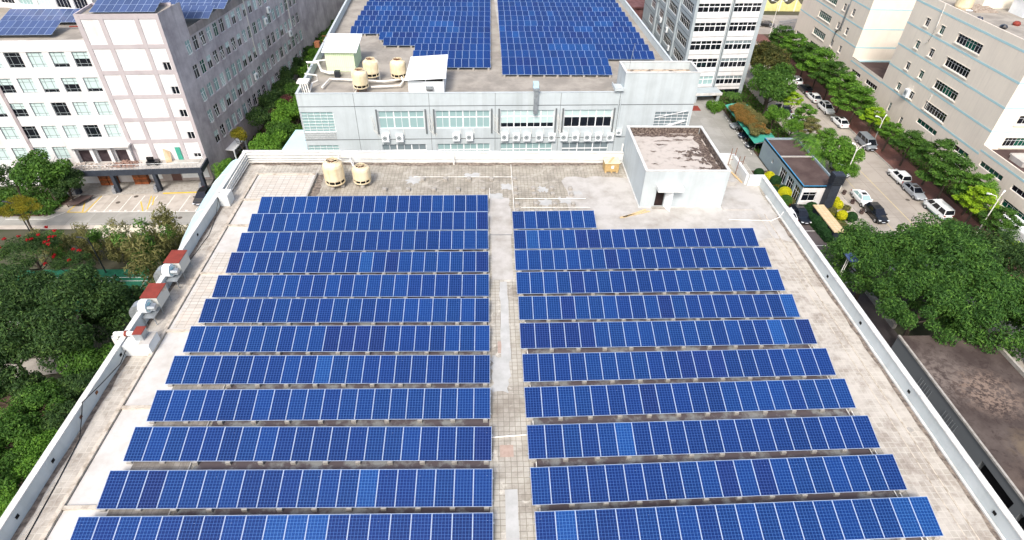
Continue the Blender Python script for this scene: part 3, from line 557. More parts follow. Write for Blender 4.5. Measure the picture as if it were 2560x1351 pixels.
blower(34.15, 'red topped blower unit farther along the left parapet, beside the bamboo'); blower(30.25, 'red topped blower unit nearer the camera on the left parapet')
pu = thing('duct_unit', 'small grey box fan with white pipe elbow on a white plinth, left parapet', 'fan unit', (-22.9, 28, .02))
b = MB(); b.box(-23.72, 27.45, .02, -22.0, 28.75, .95); part('plinth', bevel and b, M['white_wall'], pu)
b = MB(); b.box(-22.7, 27.55, .951, -21.99, 28.7, .98); part('plinth_lid', b, M['pale_conc'], pu)
b = MB(); b.box(-23.0, 27.9, .985, -22.45, 28.6, 1.55); part('fan_box', b, M['steel'], pu)
b = MB(); b.box(-23.03, 27.87, 1.551, -22.42, 28.63, 1.59); part('box_lid', b, M['red'], pu)
b = MB(); b.tube([(-23.0, 28.3, 1.25), (-24.0, 28.3, 1.25), (-24.35, 28.3, 1.2), (-24.5, 28.3, .95), (-24.52, 28.3, -.6)], [.16, .16, .2, .22, .22], 12); part('pipe_elbow', b, M['pipe'], pu)
b = MB(); b.tube([(-23.6, 28.3, 1.25), (-23.75, 28.3, 1.25)], .2, 12); part('pipe_collar', b, M['red'], pu)
b = MB()
b.tube([(-23.6, 28.9, .9), (-23.55, 26.5, .35), (-23.5, 24.3, .9), (-23.72, 22.8, 1.12), (-23.62, 22.2, .7), (-23.4, 21.0, .06), (-23.2, 18.5, .04), (-22.95, 14, .04), (-22.9, 10, .04)], .028, 6)
tag(part('power_cable', b, M['cable']), 'black cable looping down the left parapet and along the gutter', 'cable')
b = MB(); b.tube([(-23.72, 46.0, 1.15), (-23.5, 43.5, .06), (-23.2, 41, .04), (-23.45, 37.6, .04)], .022, 6); tag(part('power_cable', b, M['cable']), 'thin black cable from the pipe block down to the blowers', 'cable')
b = MB(); b.tube([(26.6, 43.2, .8), (26.3, 43.0, .35), (25.6, 42.9, .05), (21.8, 43.1, .05)], .035, 6); tag(part('conduit_pipe', b, M['pipe']), 'white conduit bending down the right parapet onto the roof', 'pipe')
# sagging wire clips / small lamps on the right parapet
for i, y in enumerate((40.2, 33.4, 22.2)):
    b = MB(); b.tube([(26.72, y, 1.09), (26.5, y - .1, 1.35)], .015, 5); b.lathe((26.48, y - .1, 1.35), [(0, .0), (.06, .03), (.0, .07)], 8)
    tag(part('parapet_hook', b, M['steel']), 'small metal wire hook on the right parapet, ' + ('farthest of three' if i == 0 else 'middle of three' if i == 1 else 'nearest of three'), 'hook', 'wire hooks on the parapet')
# pale blue curved canopy hanging outside the left parapet
cv = thing('curved_canopy', 'pale blue curved sheet canopy fixed outside the left parapet above the parking lot', 'canopy', (-24.2, 46, -1))
b = MB(); n = 14; YS = [(38.2, .12), (40.5, .95), (43.5, 1.75), (46.5, 2.25), (49.5, 2.4), (52.4, 1.7)]
rings = []
for y, wd in YS: rings.append([(-24.08 - wd * (k / 6), y, .98 - .85 * wd * (k / 6) ** 2) for k in range(7)])
for A, B_ in zip(rings, rings[1:]):
    for k in range(6): b.face([A[k], A[k + 1], B_[k + 1], B_[k]], 0, True)
part('sheet', b, M['sky_sheet'], cv)
b = MB(); b.tube([r[-1] for r in rings], .05, 6); part('edge_trim', b, M['coping'], cv)
for r in rings[2::2]: b = MB(); b.tube([(p[0], p[1], p[2] + .02) for p in r], .02, 6); part('rib', b, M['coping'], cv)
# ---------------------------------------------------------------- windows
WM = {}
def win_mesh(kind, w, h):
    k = (kind, round(w, 2), round(h, 2))
    if k in WM: return WM[k]
    f = MB(); t = .05 if kind[0] in ('ribbon', 'tall') else .07
    def bars(xs, zs, th=.05, y0=.0, y1=.06):
        for x in xs: f.box(x - th / 2, y0 + .004, t, x + th / 2, y1 - .004, h - t)
        for z0 in zs: f.box(t, y0, z0 - th / 2, w - t, y1, z0 + th / 2)
    f.box(0, 0, 0, w, .07, t); f.box(0, 0, h - t, w, .07, h); f.box(0, 0, t, t, .07, h - t); f.box(w - t, 0, t, w, .07, h - t)
    kd, n = kind[0], kind[1]
    if kd == 'grid': bars([w * .27, w * .73], [h * .22, h * .75])
    elif kd == 'bank':
        bars([w * i / n for i in range(1, n)], [h * .62], .15); bars([w * (i + .5) / n for i in range(n)], [], .05)
        f.box(-.06, -.10, -.08, w + .06, .10, -.002)
    elif kd == 'ribbon': bars([w * i / n for i in range(1, n)], [h * .68] if h > 1.1 else [], .028)
    elif kd == 'two': bars([w / 2], [])
    elif kd == 'tall': bars([w * .5], [h * .68], .05)
    elif kd == 'bars': bars([w * i / n for i in range(1, n)], [h * i / 7 for i in range(1, 7)], .035, -.05, -.01)
    fm = f.mesh('window', [M['frame_grey' if kd == 'grid' else 'frame']])
    WM[k] = fm; return fm
PMs = {}
def pane_mesh(kind, w, h, style):
    k = (kind, round(w, 2), round(h, 2), style)
    if k in PMs: return PMs[k]
    b = MB(); t = .06; mats = {'pale': ['glass_pale'], 'dark': ['glass_dark'], 'green': ['glass_green'], 'teal': ['glass_teal'], 'grey': ['glass_grey'], 'half': ['glass_pale', 'glass_dark'], 'low': ['glass_pale', 'glass_dark'], 'mix': ['glass_dark', 'glass_green'], 'upper': ['glass_grey', 'glass_dark']}[style]
    cut = {'half': .55, 'low': .25, 'upper': .62}.get(style)
    def q(x0, z0, x1, z1, mi): b.face([(x0, .035, z0), (x1, .035, z0), (x1, .035, z1), (x0, .035, z1)], mi)
    if cut: q(t, t, w - t, h * cut, 1); q(t, h * cut, w - t, h - t, 0)
    elif style == 'mix':
        n = kind[1] or 2
        for i in range(n): q(t + (w - 2 * t) * i / n, t, t + (w - 2 * t) * (i + 1) / n, h - t, (i * 7 // 3) % 2)
    else: q(t, t, w - t, h - t, 0)
    me = b.mesh('pane', [M[m] for m in mats]); PMs[k] = me; return me
def window(parent, fr, s, z, w, h, kind=('grid', 0), style='pale', dep=.14):
    ox, oy, ux, uy = fr; p = (ox + ux * s - uy * dep, oy + uy * s + ux * dep, z)
    o = put('window', win_mesh(kind, w, h), parent, p, atan2(uy, ux)); put('pane', pane_mesh(kind, w, h, style), o, local=True); return o
def frame_of(A, B_): d = hypot(B_[0] - A[0], B_[1] - A[1]); return (A[0], A[1], (B_[0] - A[0]) / d, (B_[1] - A[1]) / d)
# ---------------------------------------------------------------- far building of the pair
FA = frame_of((-22.9, 69.5), (28.4, 71.05)); FL = 49.6
fb = thing('office_workshop', 'long grey two storey looking building with air conditioners, behind the near roof', 'building', (2, 95, G))
rt, pt = -.60, .45
banks = [(9.55, 5.65, 3, 'pale'), (16.65, 6.85, 4, 'teal'), (24.85, 6.85, 4, 'low'), (33.0, 6.2, 3, 'half')]
holes = [(s, s + w_, -4.22, -1.85) for s, w_, n, st in banks] + [(s, s + w_, -8.8, -6.4) for s, w_, n, st in banks] + [(.1, 4.05, -4.6, -1.9), (.1, 4.0, -8.9, -6.4), (44.75, 49.3, -5.1, -2.2)]
b = MB(FA); b.wall(0, 40.2, G, pt, holes[:-1]); part('wall', b, M['grey_wall'], fb)
b = MB(FA); b.wall(40.2, FL, G, 2.9, holes[-1:]); b.box(40.2, -.2, -.5, 40.4, -.001, 2.9, skip='tb'); part('stair_tower', b, M['grey_wall'], fb)
b = MB(FA); b.box(40.2, -3.9, -.6, 40.4, -.2, 2.9, skip='b'); b.box(FL - .2, -3.9, -.6, FL, -.2, 2.9, skip='b'); b.box(40.4, -3.9, -.6, FL - .2, -3.7, 2.9, skip='b'); b.box(40.4, -.25, 1.2, FL - .2, -.2, 2.9, skip='b'); part('stair_tower', b, M['grey_wall'], fb)
b = MB(FA); b.box(40.4, -3.7, 1.9, FL - .2, -.25, 1.95); part('tower_roof', b, mat('stained_roof', 'b7a896', '5d544b', 1.2, .95, lo=.5, hi=.6), fb)
b = MB(FA); b.box(40.15, -.26, 2.9, FL + .05, .05, 2.97); b.box(40.15, -3.95, 2.9, 40.45, -.26, 2.97); b.box(FL - .25, -3.95, 2.9, FL + .05, -.26, 2.97); b.box(40.45, -3.95, 2.9, FL - .25, -3.65, 2.97); part('coping', b, M['coping'], fb)
b = MB(FA); b.box(0, -118, G, FL, -.2, rt - .02, skip='b'); part('wall', b, M['grey_wall'], fb)
b = MB(FA); b.face([(.2, -.2, rt), (FL - .2, -.2, rt), (FL - .2, -117, rt), (.2, -117, rt)][::-1]); part('roof', b, M['grey_roof'], fb)
b = MB(FA); b.face([(26.0, -9, rt + .01), (27.2, -9, rt + .01), (27.2, -117, rt + .01), (26.0, -117, rt + .01)][::-1]); part('roof_walkway', b, M['pale_conc'], fb)
b = MB(FA); b.box(0, -117, rt, .22, -.2, pt); b.box(FL - .22, -117, rt, FL, -3.96, pt); b.box(0.22, -.2, rt, 40.19, -.001, pt); part('parapet', b, M['parapet'], fb)
b = MB(FA); b.box(-.04, -117, pt, .27, .04, pt + .05); b.box(FL - .27, -117, pt, FL + .04, -3.97, pt + .05); b.box(.27, -.24, pt, 40.14, .04, pt + .05); part('coping', b, M['grey_wall'], fb)
b = MB(FA)
for zz in (-1.2, -5.66): b.box(0, .001, zz - .05, FL, .012, zz + .05)
for s in (6.8, 15.95, 24.15, 32.4, 39.9): b.box(s - .025, .002, -12, s + .025, .014, pt - .01)
part('wall_joint', b, M['seam'], fb)
for s, w_, n, st in banks:
    window(fb, FA, s, -4.22, w_, 2.37, ('bank', n), 'teal' if st == 'pale' else st); window(fb, FA, s, -8.8, w_, 2.4, ('bank', n), 'grey' if n == 3 else 'teal')
    b = MB(FA)
    for x in (s - .3, s + w_ + .12): b.box(x, .002, -4.9, x + .18, .12, -1.6)
    part('window_fin', b, M['seam'], fb)
for z0, h_ in ((-4.6, 2.7), (-8.9, 2.5)): window(fb, FA, .1, z0, 3.95, h_, ('bars', 5), 'teal', .1)
window(fb, FA, 44.75, -5.1, 4.55, 2.9, ('bars', 6), 'grey', .1)
b = MB(FA)
for i in range(4): b.box(0.05, .015, -5.55 + i * .26, 4.0, .05, -5.4 + i * .26)
part('brick_band', b, mat('pale_brick_band', 'b9bdbd', '8f9494', 6, .9), fb)
b = MB(FA); b.tube([(44.9, .0, -3.0), (48.9, .0, -2.1)], .05, 4); b.tube([(44.9, .02, -4.7), (48.9, .02, -3.4)], .12, 4); part('stair_rail', b, M['frame'], fb)
b = MB(FA); b.box(39.0, -1.6, .75, 40.19, .4, .9); b.box(39.0, -1.6, .9, 39.1, .4, 1.15); b.box(39.1, .3, .9, 40.19, .4, 1.15); b.tube([(40.05, .06, -.4), (40.05, .06, -5)], .06); b.tube([(39.8, .06, 0), (39.8, .06, -5)], .05); part('door_canopy', b, M['grey_wall'], fb)
# lightning rod, duct
b = MB(FA); b.tube([(40.6, -.5, 2.9), (40.9, -.5, 6.3)], .03, 6); b.lathe(MB(FA).pt((40.9, -.5, 6.25))[:2] + (6.25,), [(0, 0), (.0, 0)], 6); tag(part('lightning_rod', b, M['steel']), 'thin lightning rod leaning on the roof corner of the far stair tower', 'lightning rod')
d = thing('exhaust_duct', 'galvanised square exhaust duct climbing the grey facade and over its parapet', 'duct', MB(FA).pt((29, .3, -2)))
b = MB(FA); b.box(28.95, .05, -2.15, 29.45, .5, .9); part('duct', b, M['steel'], d)
b = MB(FA); b.box(28.8, -.5, .9, 29.6, .6, 1.15); part('hood', b, M['steel'], d); b = MB(FA); b.box(28.85, -.6, 1.15, 29.5, .2, 1.7); part('fan_box', b, M['sky_sheet'], d)
# air conditioners
def ac_proto(loc, rz, label, group):
    t = thing('air_conditioner', label, 'air conditioner', loc, rz, group)
    b = MB(); b.box(-.46, -.38, 0, .46, -.02, 1.05); bevel(part('casing', b, M['white_sheet'], t, True), .03)
    b = MB(); 
    for r0, r1 in ((.30, .26), (.21, .17), (.12, .0)):
        for k in range(18):
            a, c = 2 * pi * k / 18, 2 * pi * (k + 1) / 18; q = [(-.08 + r * cos(v), -.386, .55 + r * sin(v)) for r, v in ((r0, a), (r0, c), (r1, c), (r1, a))]; b.face(q if r1 else q[:3])
    part('fan_grille', b, M['fan_grey'], t, True)
    b = MB(); b.face([(-.08 + .31 * cos(2 * pi * k / 20), -.383, .55 + .31 * sin(2 * pi * k / 20)) for k in range(20)]); part('fan_ring', b, mat('grille_grey', 'b3bcbf', rough=.6) if 'grille_grey' not in bpy.data.materials else bpy.data.materials['grille_grey'], t, True)
    b = MB(); b.box(-.4, -.36, -.06, -.34, 0, -.001); b.box(.34, -.36, -.06, .4, 0, -.001); part('bracket', b, M['steel'], t, True)
    b = MB(); b.tube([(.47, -.2, .3), (.6, -.1, .35), (.62, -.03, 1.0), (.5, -.03, 1.6)], .025, 5); part('hose', b, M['pipe'], t, True)
    return t
acs = [(10.15, -5.9), (11.95, -5.9), (19.15, -5.88), (20.85, -5.88), (25.4, -5.92), (26.9, -5.95), (28.3, -5.98), (29.9, -6.0), (31.55, -6.02), (33.15, -6.02), (34.65, -6.04), (36.25, -6.06), (37.7, -6.08), (39.25, -6.1), (40.35, -5.3)]
angF = atan2(FA[3], FA[2]); ac0 = None
for i, (s, zz) in enumerate(acs):
    p = MB(FA).pt((s, .02, zz)); lab = 'white outdoor air conditioner on the grey facade, ' + ('leftmost of the row' if i == 0 else 'smallest and highest, at the right end' if i == 14 else '%s from the left in the row' % NTH[i])
    if i == 0: ac0 = ac_proto(p, angF, lab, 'air conditioners on the far facade')
    else:
        o = dup(ac0, p, angF, lab)
        if i == 14: o.scale = (.75, .9, .7)
b = MB(FA)
for s in (8.9, 15.9, 16.3, 24.2, 24.6, 32.2, 32.6, 39.5):
    for k in range(3):
        b = MB(FA); x = s + random.uniform(-.15, .2); b.tube([(x - .2, .03, -2.3 - .2 * k), (x, .05, -3.4), (x + .15 * (k - 1), .06, -4.4), (x + .5, .06, -5.0 - .15 * k)], .02, 5); part('hanging_pipe', b, M['pipe'], fb)
# far solar rows
FLR = [(-10.2, 80.32, .78), (-10.2, 83.55, .79), (-10.2, 86.5, .82), (-15.05, 89.1, .85), (-16.0, 91.6, .87), (-20.75, 94.3, .9), (-20.7, 97.2, .92), (-20.65, 99.95, .95), (-20.6, 102.7, .98), (-20.5, 105.4, 1.0), (-20.45, 108.1, 1.03), (-20.4, 110.8, 1.05), (-20.4, 113.5, 1.05), (-20.4, 116.2, 1.05)]
for i, (x0, y0, x1) in enumerate(FLR):
    n = round((x1 - x0) / 1.0)
    lab = ('far roof solar row partly hidden by the white lean-to shed' if i == 0 else '%s solar row of the far roof left block, counted from the white shed' % NTH[i] if i < 14 else '')
    prow((x0, y0), (x1, y0 + .018 * (x1 - x0)), n, lab, 'solar panel rows on the far roof', zb=-.2, floor=rt, seed=60 + i, feet=i in (0, 3, 4, 5), post=False)
FRR = [(2.3, 78.0, 25.1), (2.33, 81.2, 24.8), (2.33, 84.05, 24.55), (2.33, 86.9, 24.45), (2.3, 89.7, 24.35), (2.29, 92.6, 24.3), (2.27, 95.35, 24.2), (2.27, 98.1, 24.15), (2.28, 100.8, 24.1), (2.3, 103.6, 24.05), (2.28, 106.3, 23.9), (2.27, 109.0, 23.9), (2.26, 111.8, 23.8), (2.26, 114.5, 23.8), (2.26, 117.2, 23.7)]
for i, (x0, y0, x1) in enumerate(FRR):
    n = round((x1 - x0) / 1.02)
    if i == 0: x1, n = 17.3, 15
    if i == 1: x1, n = 17.4, 15
    lab = 'far roof solar row facing the camera over the open grey roof, right block' if i == 0 else '%s solar row of the far right block, counted from its front edge' % NTH[i]
    prow((x0, y0), (x1, y0 + .012 * (x1 - x0)), n, lab, 'solar panel rows on the far roof', zb=-.2, floor=rt, seed=90 + i, feet=i == 0, post=False)
# sheds
sh = thing('green_shed', 'pale green sheet metal shed with a white mono-pitch roof on the far roof', 'shed', (-19.4, 82, rt))
b = MB(); X0, X1, Y0, Y1 = -21.3, -17.5, 79.7, 84.6; b.box(X0, Y0, rt, X1, Y1, 1.85, skip='tb'); part('wall', b, tilemat('ribbed_green_sheet', 'd9ebc6', 'd2e5bf', 'b5cba4', (.25, 9), .02, vert=True), sh)
b = MB(); b.box(X0 + .05, Y0 + .05, 1.5, X1 - .05, Y1 - .05, 1.9); part('eave_void', b, M['black'], sh)
b = MB(); b.face([(X0 - .3, Y0 - .4, 2.1), (X1 + .5, Y0 - .4, 2.1), (X1 + .5, Y1 + .3, 2.75), (X0 - .3, Y1 + .3, 2.75)]); b.face([(X0 - .3, Y0 - .4, 2.02), (X1 + .5, Y0 - .4, 2.02), (X1 + .5, Y1 + .3, 2.67), (X0 - .3, Y1 + .3, 2.67)][::-1])
for p, q in (((X0 - .3, Y0 - .4, 2.1), (X1 + .5, Y0 - .4, 2.1)), ((X1 + .5, Y0 - .4, 2.1), (X1 + .5, Y1 + .3, 2.75)), ((X0 - .3, Y0 - .4, 2.1), (X0 - .3, Y1 + .3, 2.75))): b.face([p, q, (*q[:2], q[2] - .08), (*p[:2], p[2] - .08)])
part('roof', b, M['white_sheet'], sh)
for x in (X0 + .1, X0 + 2, X1 - .1): b = MB(); b.box(x - .04, Y0 - .05, 1.85, x + .04, Y0 - .002, 2.1); part('post', b, M['green_sheet'], sh)
sh = thing('white_shed', 'white sheet shed with a sloping roof and small hooded vent on the far roof', 'shed', (-7.4, 75, rt))
X0, X1, Y0, Y1 = -9.6, -5.15, 72.0, 77.6; b = MB(); b.box(X0, Y0, rt, X1, Y1, 1.15, skip='tb'); part('wall', b, M['white_sheet'], sh)
b = MB(); b.box(X0 + .06, Y0 + .04, .9, X1 - .06, Y1 - .05, 1.45); part('eave_void', b, M['black'], sh)
b = MB(); e = [(X0 - .35, Y0 - .5, 1.45), (X1 + .3, Y0 - .45, 1.75), (X1 + .3, Y1 + .3, 2.45), (X0 - .1, Y1 + .3, 2.1)]; b.face(e); b.face([(x, y, z_ - .07) for x, y, z_ in e][::-1])
for p, q in zip(e, e[1:] + e[:1]): b.face([p, q, (*q[:2], q[2] - .07), (*p[:2], p[2] - .07)])
part('roof', b, M['white_sheet'], sh)
b = MB(); b.box(X0 + 2.2, Y0 - .5, .55, X0 + 3.1, Y0 - .002, .62); b.box(X0 + 2.2, Y0 - .45, .25, X0 + 3.1, Y0 - .003, .55); part('vent_hood', b, M['steel'], sh)
b = MB(); b.box(X0 + 2.25, Y0 - .4, .12, X0 + 3.05, Y0 - .004, .25); part('vent_opening', b, M['black'], sh)
for x in (X0 + .05, X0 + 2.2, X1 - .05): b = MB(); b.box(x - .05, Y0 - .05, rt, x + .05, Y0 - .003, 1.5); part('post', b, M['white_sheet'], sh)
cooling_tower((-15.6, 72.8, rt), .95, 2.9, 'front cooling tower of the far roof, close behind its parapet', 'cooling towers on the far roof', .7, feet=None, rusty=True)
cooling_tower((-14.8, 76.6, rt), 1.0, 2.9, 'rear left cooling tower of the far roof, beside the green shed', 'cooling towers on the far roof', .7, feet=None, rusty=True)
cooling_tower((-11.3, 76.5, rt), 1.0, 2.9, 'right cooling tower of the far roof, beside the white shed', 'cooling towers on the far roof', .7, feet=None, rusty=True)
for pts, r, lab in (([(-20.6, 73.2, -.2), (-20.2, 76.0, -.2), (-13, 75.0, -.1), (-10, 76.2, -.1)], .13, 'thick white pipe running from the parapet past the cooling towers, far roof'),
                    ([(-14.5, 73.4, -.2), (-10.9, 73.9, -.2), (-10.6, 75.2, -.1), (-11, 76, .3)], .13, 'thick white pipe elbow in front of the right cooling tower, far roof'),
                    ([(-23.3, 78.0, -.2), (-23.3, 78.0, 1.2), (-21.9, 78.0, 1.2), (-21.6, 78.0, .1), (-20.6, 77.8, -.1), (-20.0, 77.9, -.1)], .18, 'fat white pipe arching over the left parapet of the far roof'),
                    ([(-21.9, 72.0, -.3), (-21.9, 73.8, .1), (-21.4, 74.6, .1), (-21.4, 74.6, .8), (-22.9, 74.8, .9)], .1, 'white pipe frame at the front left corner of the far roof'),
                    ([(-23.2, 80.6, .4), (-21.3, 81.0, .5)], .1, 'white pipe from the left parapet to the green shed'),
                    ([(-16.3, 71.4, -.3), (-16.1, 74.6, -.3)], .07, 'thin white pipe beside the front cooling tower, far roof')):
    b = MB(); b.tube(pts, r, 10); tag(part('roof_pipe', b, M['pipe']), lab, 'pipe', 'white pipes on the far roof')
b = MB()
for i in range(4): b.tube([(-22.9 + .28 * i, 72.0, .9), (-22.75 + .28 * i, 71.6, .9), (-22.55 + .28 * i, 71.2, -.3)], .09, 8)
b.box(-23.2, 71.6, .85, -21.8, 72.9, 1.05); tag(part('pipe_manifold', b, M['pipe']), 'white bundle of bent pipes at the front left corner of the far roof', 'pipes')
b = MB(); b.box(-19.9, 77.4, rt, -19.2, 78.1, .2); tag(bevel(part('pump_box', b, M['dark_metal']), .04), 'dark pump box in front of the green shed', 'pump')
b = MB(); b.box(-24.9, 88.6, -.5, -24.2, 89.4, .3); b.tube([(-23.4, 88, .5), (-23.4, 88, 1.4), (-22.4, 88, 1.4), (-22.4, 88, -.5)], .06); tag(part('roof_ladder', b, M['rust']), 'rusty ladder hoop on the left parapet of the far roof', 'ladder')
# pale blue canopy between the two buildings on the left
b = MB(); e = [(-27.2, 79.3, -9), (-24.6, 79.3, -9.0), (-24.3, 68, -10.2), (-28.9, 68, -10.2)]; b.face(e); b.face([(x, y, z_ - .1) for x, y, z_ in e][::-1])
for p, q in zip(e, e[1:] + e[:1]): b.face([p, q, (*q[:2], q[2] - .1), (*p[:2], p[2] - .1)])
lc = thing('lower_canopy', 'pale blue flat canopy between the far building and the near roof, left side', 'canopy', (-26, 74, G)); part('sheet', b, M['sky_sheet'], lc)
for x, y in ((-27.2, 78.9), (-28.4, 68.4), (-24.8, 68.4)): b = MB(); b.tube([(x, y, G), (x, y, -9.4)], .1, 6); part('post', b, M['steel'], lc)
# ---------------------------------------------------------------- white office block on the left
LA = frame_of((-62.5, 82.62), (-43.55, 83.85)); n9 = (LA[3], -LA[2])
lb = thing('white_office_block', 'white office block with a taller blank panelled tower and dirty grey side wing', 'building', (-55, 90, G))
rows = [(.52, -1.6), (-3.05, -5.15), (-6.6, -8.68), (-10.12, -12.15), (-13.5, -15.5)]
cols = [6.24, 3.36, .48, -2.38, -5.2, -8.05, -10.9, -13.8, -16.7]
holes = []; specs = []
rw = random.Random(12)
for r, (zt, zb) in enumerate(rows):
    for c, s in enumerate(cols):
        if r == 4 and s > .3: continue
        holes.append((s, s + 2.03, zb, zt)); specs.append((s, zb, rw.choice(['pale', 'pale', 'low', 'half', 'dark', 'pale'])))
log = [(.96, 2.85, -16.5, -14.15), (3.66, 5.4, -16.5, -14.2), (6.28, 8.05, -16.5, -14.25)]
b = MB(LA); b.wall(-30, 8.6, -19.9, 2.1, holes + log, .2); part('front_wall', b, M['left_white'], lb)
for (s, zb, st) in specs: window(lb, LA, s, zb, 2.03, 2.05, ('grid', 0), st)
for a, c, e, f in log:
    b = MB(LA); b.box(a - .1, -3.0, -16.48, c + .1, -.21, -14.1, skip=''); part('loggia', b, mat('room_dark_%d' % int(a * 10), '4a3f42', '2a2226', 1, .9), lb)
# tower
TS = 8.6; TE = 19.15; TT = 5.4; TD = 5.2
sm = [(17.5, 18.55, z0 - 1.2, z0) for z0 in (-1.05, -4.55, -8.05, -11.58)] + [(17.4, 18.5, -15.88, -15.15)]
b = MB(LA); b.wall(TS, TE, -16.4, TT, sm, .16); part('tower_wall', b, M['left_white'], lb)
for a, c, e, f in sm: window(lb, LA, a, e, c - a, f - e, ('two', 2), 'mix', .1)
b = MB(LA)
for z0, z1 in ((4.72, 5.4), (.86, 1.43), (-2.73, -2.14), (-6.25, -5.69), (-9.74, -9.17), (-13.27, -12.66)):
    for s0, s1 in ((9.2, 11.45), (12.05, 15.95), (16.5, 18.65)): b.box(s0, .002, z0, s1, .07, z1)
for s0, s1 in ((8.6, 9.2), (11.45, 12.05), (15.95, 16.5), (18.65, 19.15)): b.box(s0, .002, -16.3, s1, .09, 5.4)
part('tower_band', b, M['pink'], lb)
b = MB(LA); b.box(-30, .001, .58, 8.59, .06, 2.1); part('parapet_band', b, M['left_white'], lb)
b = MB(LA); b.box(-5.4, .003, -19.8, -4.95, .09, 2.0); part('pilaster', b, mat('dull_pilaster', 'a9a0a2', '948b8e', .8, .9), lb)
b = MB(LA); b.box(TS, -TD, 2.0, TS + .2, -.01, TT, skip='b'); b.box(TS + .2, -TD, 2.0, TE - .01, -TD + .2, TT, skip='b'); part('tower_side', b, M['old_wall'], lb)
b = MB(LA); b.face([(TS, -.01, TT - .35), (TE, -.01, TT - .35), (TE, -TD, TT - .35), (TS, -TD, TT - .35)]); part('tower_roof', b, M['grey_roof'], lb)
# roofs of the wings
b = MB(LA); b.face([(-30, -.2, 1.2), (8.6, -.2, 1.2), (8.6, -16, 1.2), (-30, -16, 1.2)]); b.box(-30, -.2, 1.2, 8.58, -.001, 2.1, skip='b'); b.box(-30, -16.2, G, 8.6, -16, 1.9); part('roof', b, M['grey_roof'], lb)
# side wing (faces east)
EA = frame_of((-43.4, 83.86), (-41.0, 103.86)); EL = 86
er = [(.45, -1.55), (-3.1, -5.1), (-6.65, -8.65), (-10.1, -12.1), (-13.55, -15.6)]
holes = []; es = []
for r, (zt, zb) in enumerate(er):
    for c in range(20):
        s = 3.85 + c * 2.07
        if s > 46: continue
        holes.append((s, s + 1.42, zb, zt)); es.append((s, zb, rw.choice(['teal', 'pale', 'teal', 'dark', 'half', 'green'])))
b = MB(EA); b.wall(0, 5.6, -19.9, TT, [h_ for h_ in holes if h_[1] < 5.5], .16)
part('side_wall', b, M['old_wall'], lb)
b = MB(EA); b.wall(5.6, EL, -19.9, 1.9, [h_ for h_ in holes if h_[0] > 5.5], .16); part('side_wall', b, M['old_wall'], lb)
for (s, zb, st) in es:
    o = window(lb, EA, s, zb, 1.42, 2.0, ('tall', 2), st, .12)
    if rw.random() < .4:
        m = MB(); tl = rw.uniform(.15, .4)
        for p, q in (((.1, -.02, 1.3), (.1, -tl, .1)), ((.68, -.02, 1.3), (.68, -tl, .1)), ((.1, -.02, 1.3), (.68, -.02, 1.3)), ((.1, -tl, .1), (.68, -tl, .1))): m.tube([p, q], .035, 4)
        put('sash', m.mesh('sash', [M['frame']]), o, local=True)
b = MB(EA)
for (zt, zb) in er: b.box(5.7, .001, zb - .16, 47, .05, zb - .02)
part('sill_band', b, M['old_wall'], lb)
b = MB(EA); b.box(5.65, .001, .75, EL, .05, 1.9); part('parapet_band', b, mat('grimy_parapet', 'a39a97', '857b7c', .6, .9, streak='6a6065', samt=.5), lb)
b = MB(EA); b.box(5.3, -15, G, EL, -.2, .9); part('side_roof', b, M['grey_roof'], lb)
for s in (23.2, 40.0): b = MB(EA); b.tube([(s, .1, 1.9), (s, .1, -8)], .07, 6); part('drain_pipe', b, M['pipe'], lb)
b = MB(EA); b.box(5.5, .0, -17.6, 9.9, 1.5, -17.45); b.box(9.6, 1.2, -19.9, 9.8, 1.4, -17.6); b.box(5.6, 1.2, -19.9, 5.8, 1.4, -17.6); part('side_canopy', b, M['white_sheet'], lb)
angE = atan2(EA[3], EA[2])
for i, (s, zz, lab) in enumerate(((21.0, -11.6, 'lowest'), (29.5, -4.6, 'left middle'), (31.4, -3.2, 'upper middle'), (38.5, -9.6, 'lower right'), (42.5, .0, 'highest'))):
    dup(ac0, MB(EA).pt((s, .02, zz)), angE, 'white air conditioner box on the dirty grey side wing, ' + lab + ' of them', 'air conditioners on the side wing')
# terrace on dark columns
b = MB(LA); b.box(-.6, .002, -16.45, 19.05, 3.0, -16.1); part('terrace_floor', b, M['pale_conc'], lb)
b = MB(LA); b.box(-.7, 3.001, -16.85, 19.2, 3.25, -16.0); b.box(19.06, .01, -16.85, 19.3, 3.0, -16.0); part('terrace_beam', b, M['navy'], lb)
for s in (18.75, 12.1, 6.05, .3):
    b = MB(LA); b.box(s - .25, 2.55, -20, s + .25, 3.24, -16.86); part('column', b, M['navy'], lb)
    b = MB(LA); b.box(s - .75, 2.7, -19.95, s - .26, 3.5, -19.1); b.box(s - .65, 2.8, -19.1, s - .36, 3.3, -18.7); part('column_pedestal', b, M['stone'], lb)
b = MB(LA)
for i in range(33): s = -.5 + i * .6; b.tube([(s, 3.12, -16.0), (s, 3.12, -15.1)], .022, 4)
b.tube([(-.6, 3.12, -15.1), (19.15, 3.12, -15.1)], .03, 6); b.tube([(-.6, 3.12, -15.5), (19.15, 3.12, -15.5)], .02, 4); b.tube([(19.15, 3.12, -15.1), (19.15, .1, -15.1)], .03, 6)
for d in (.6, 1.2, 1.8, 2.4): b.tube([(19.15, d, -16.0), (19.15, d, -15.1)], .022, 4)
part('railing', b, M['steel'], lb)
b = MB(LA); b.box(.4, .002, -13.35, 9.0, 1.1, -13.1); part('loggia_canopy', b, M['left_white'], lb)
for s in (.4, 2.95, 5.5, 8.2): b = MB(LA); b.box(s, .003, -16.09, s + .5, .55, -13.36); part('loggia_pier', b, M['left_white'], lb)
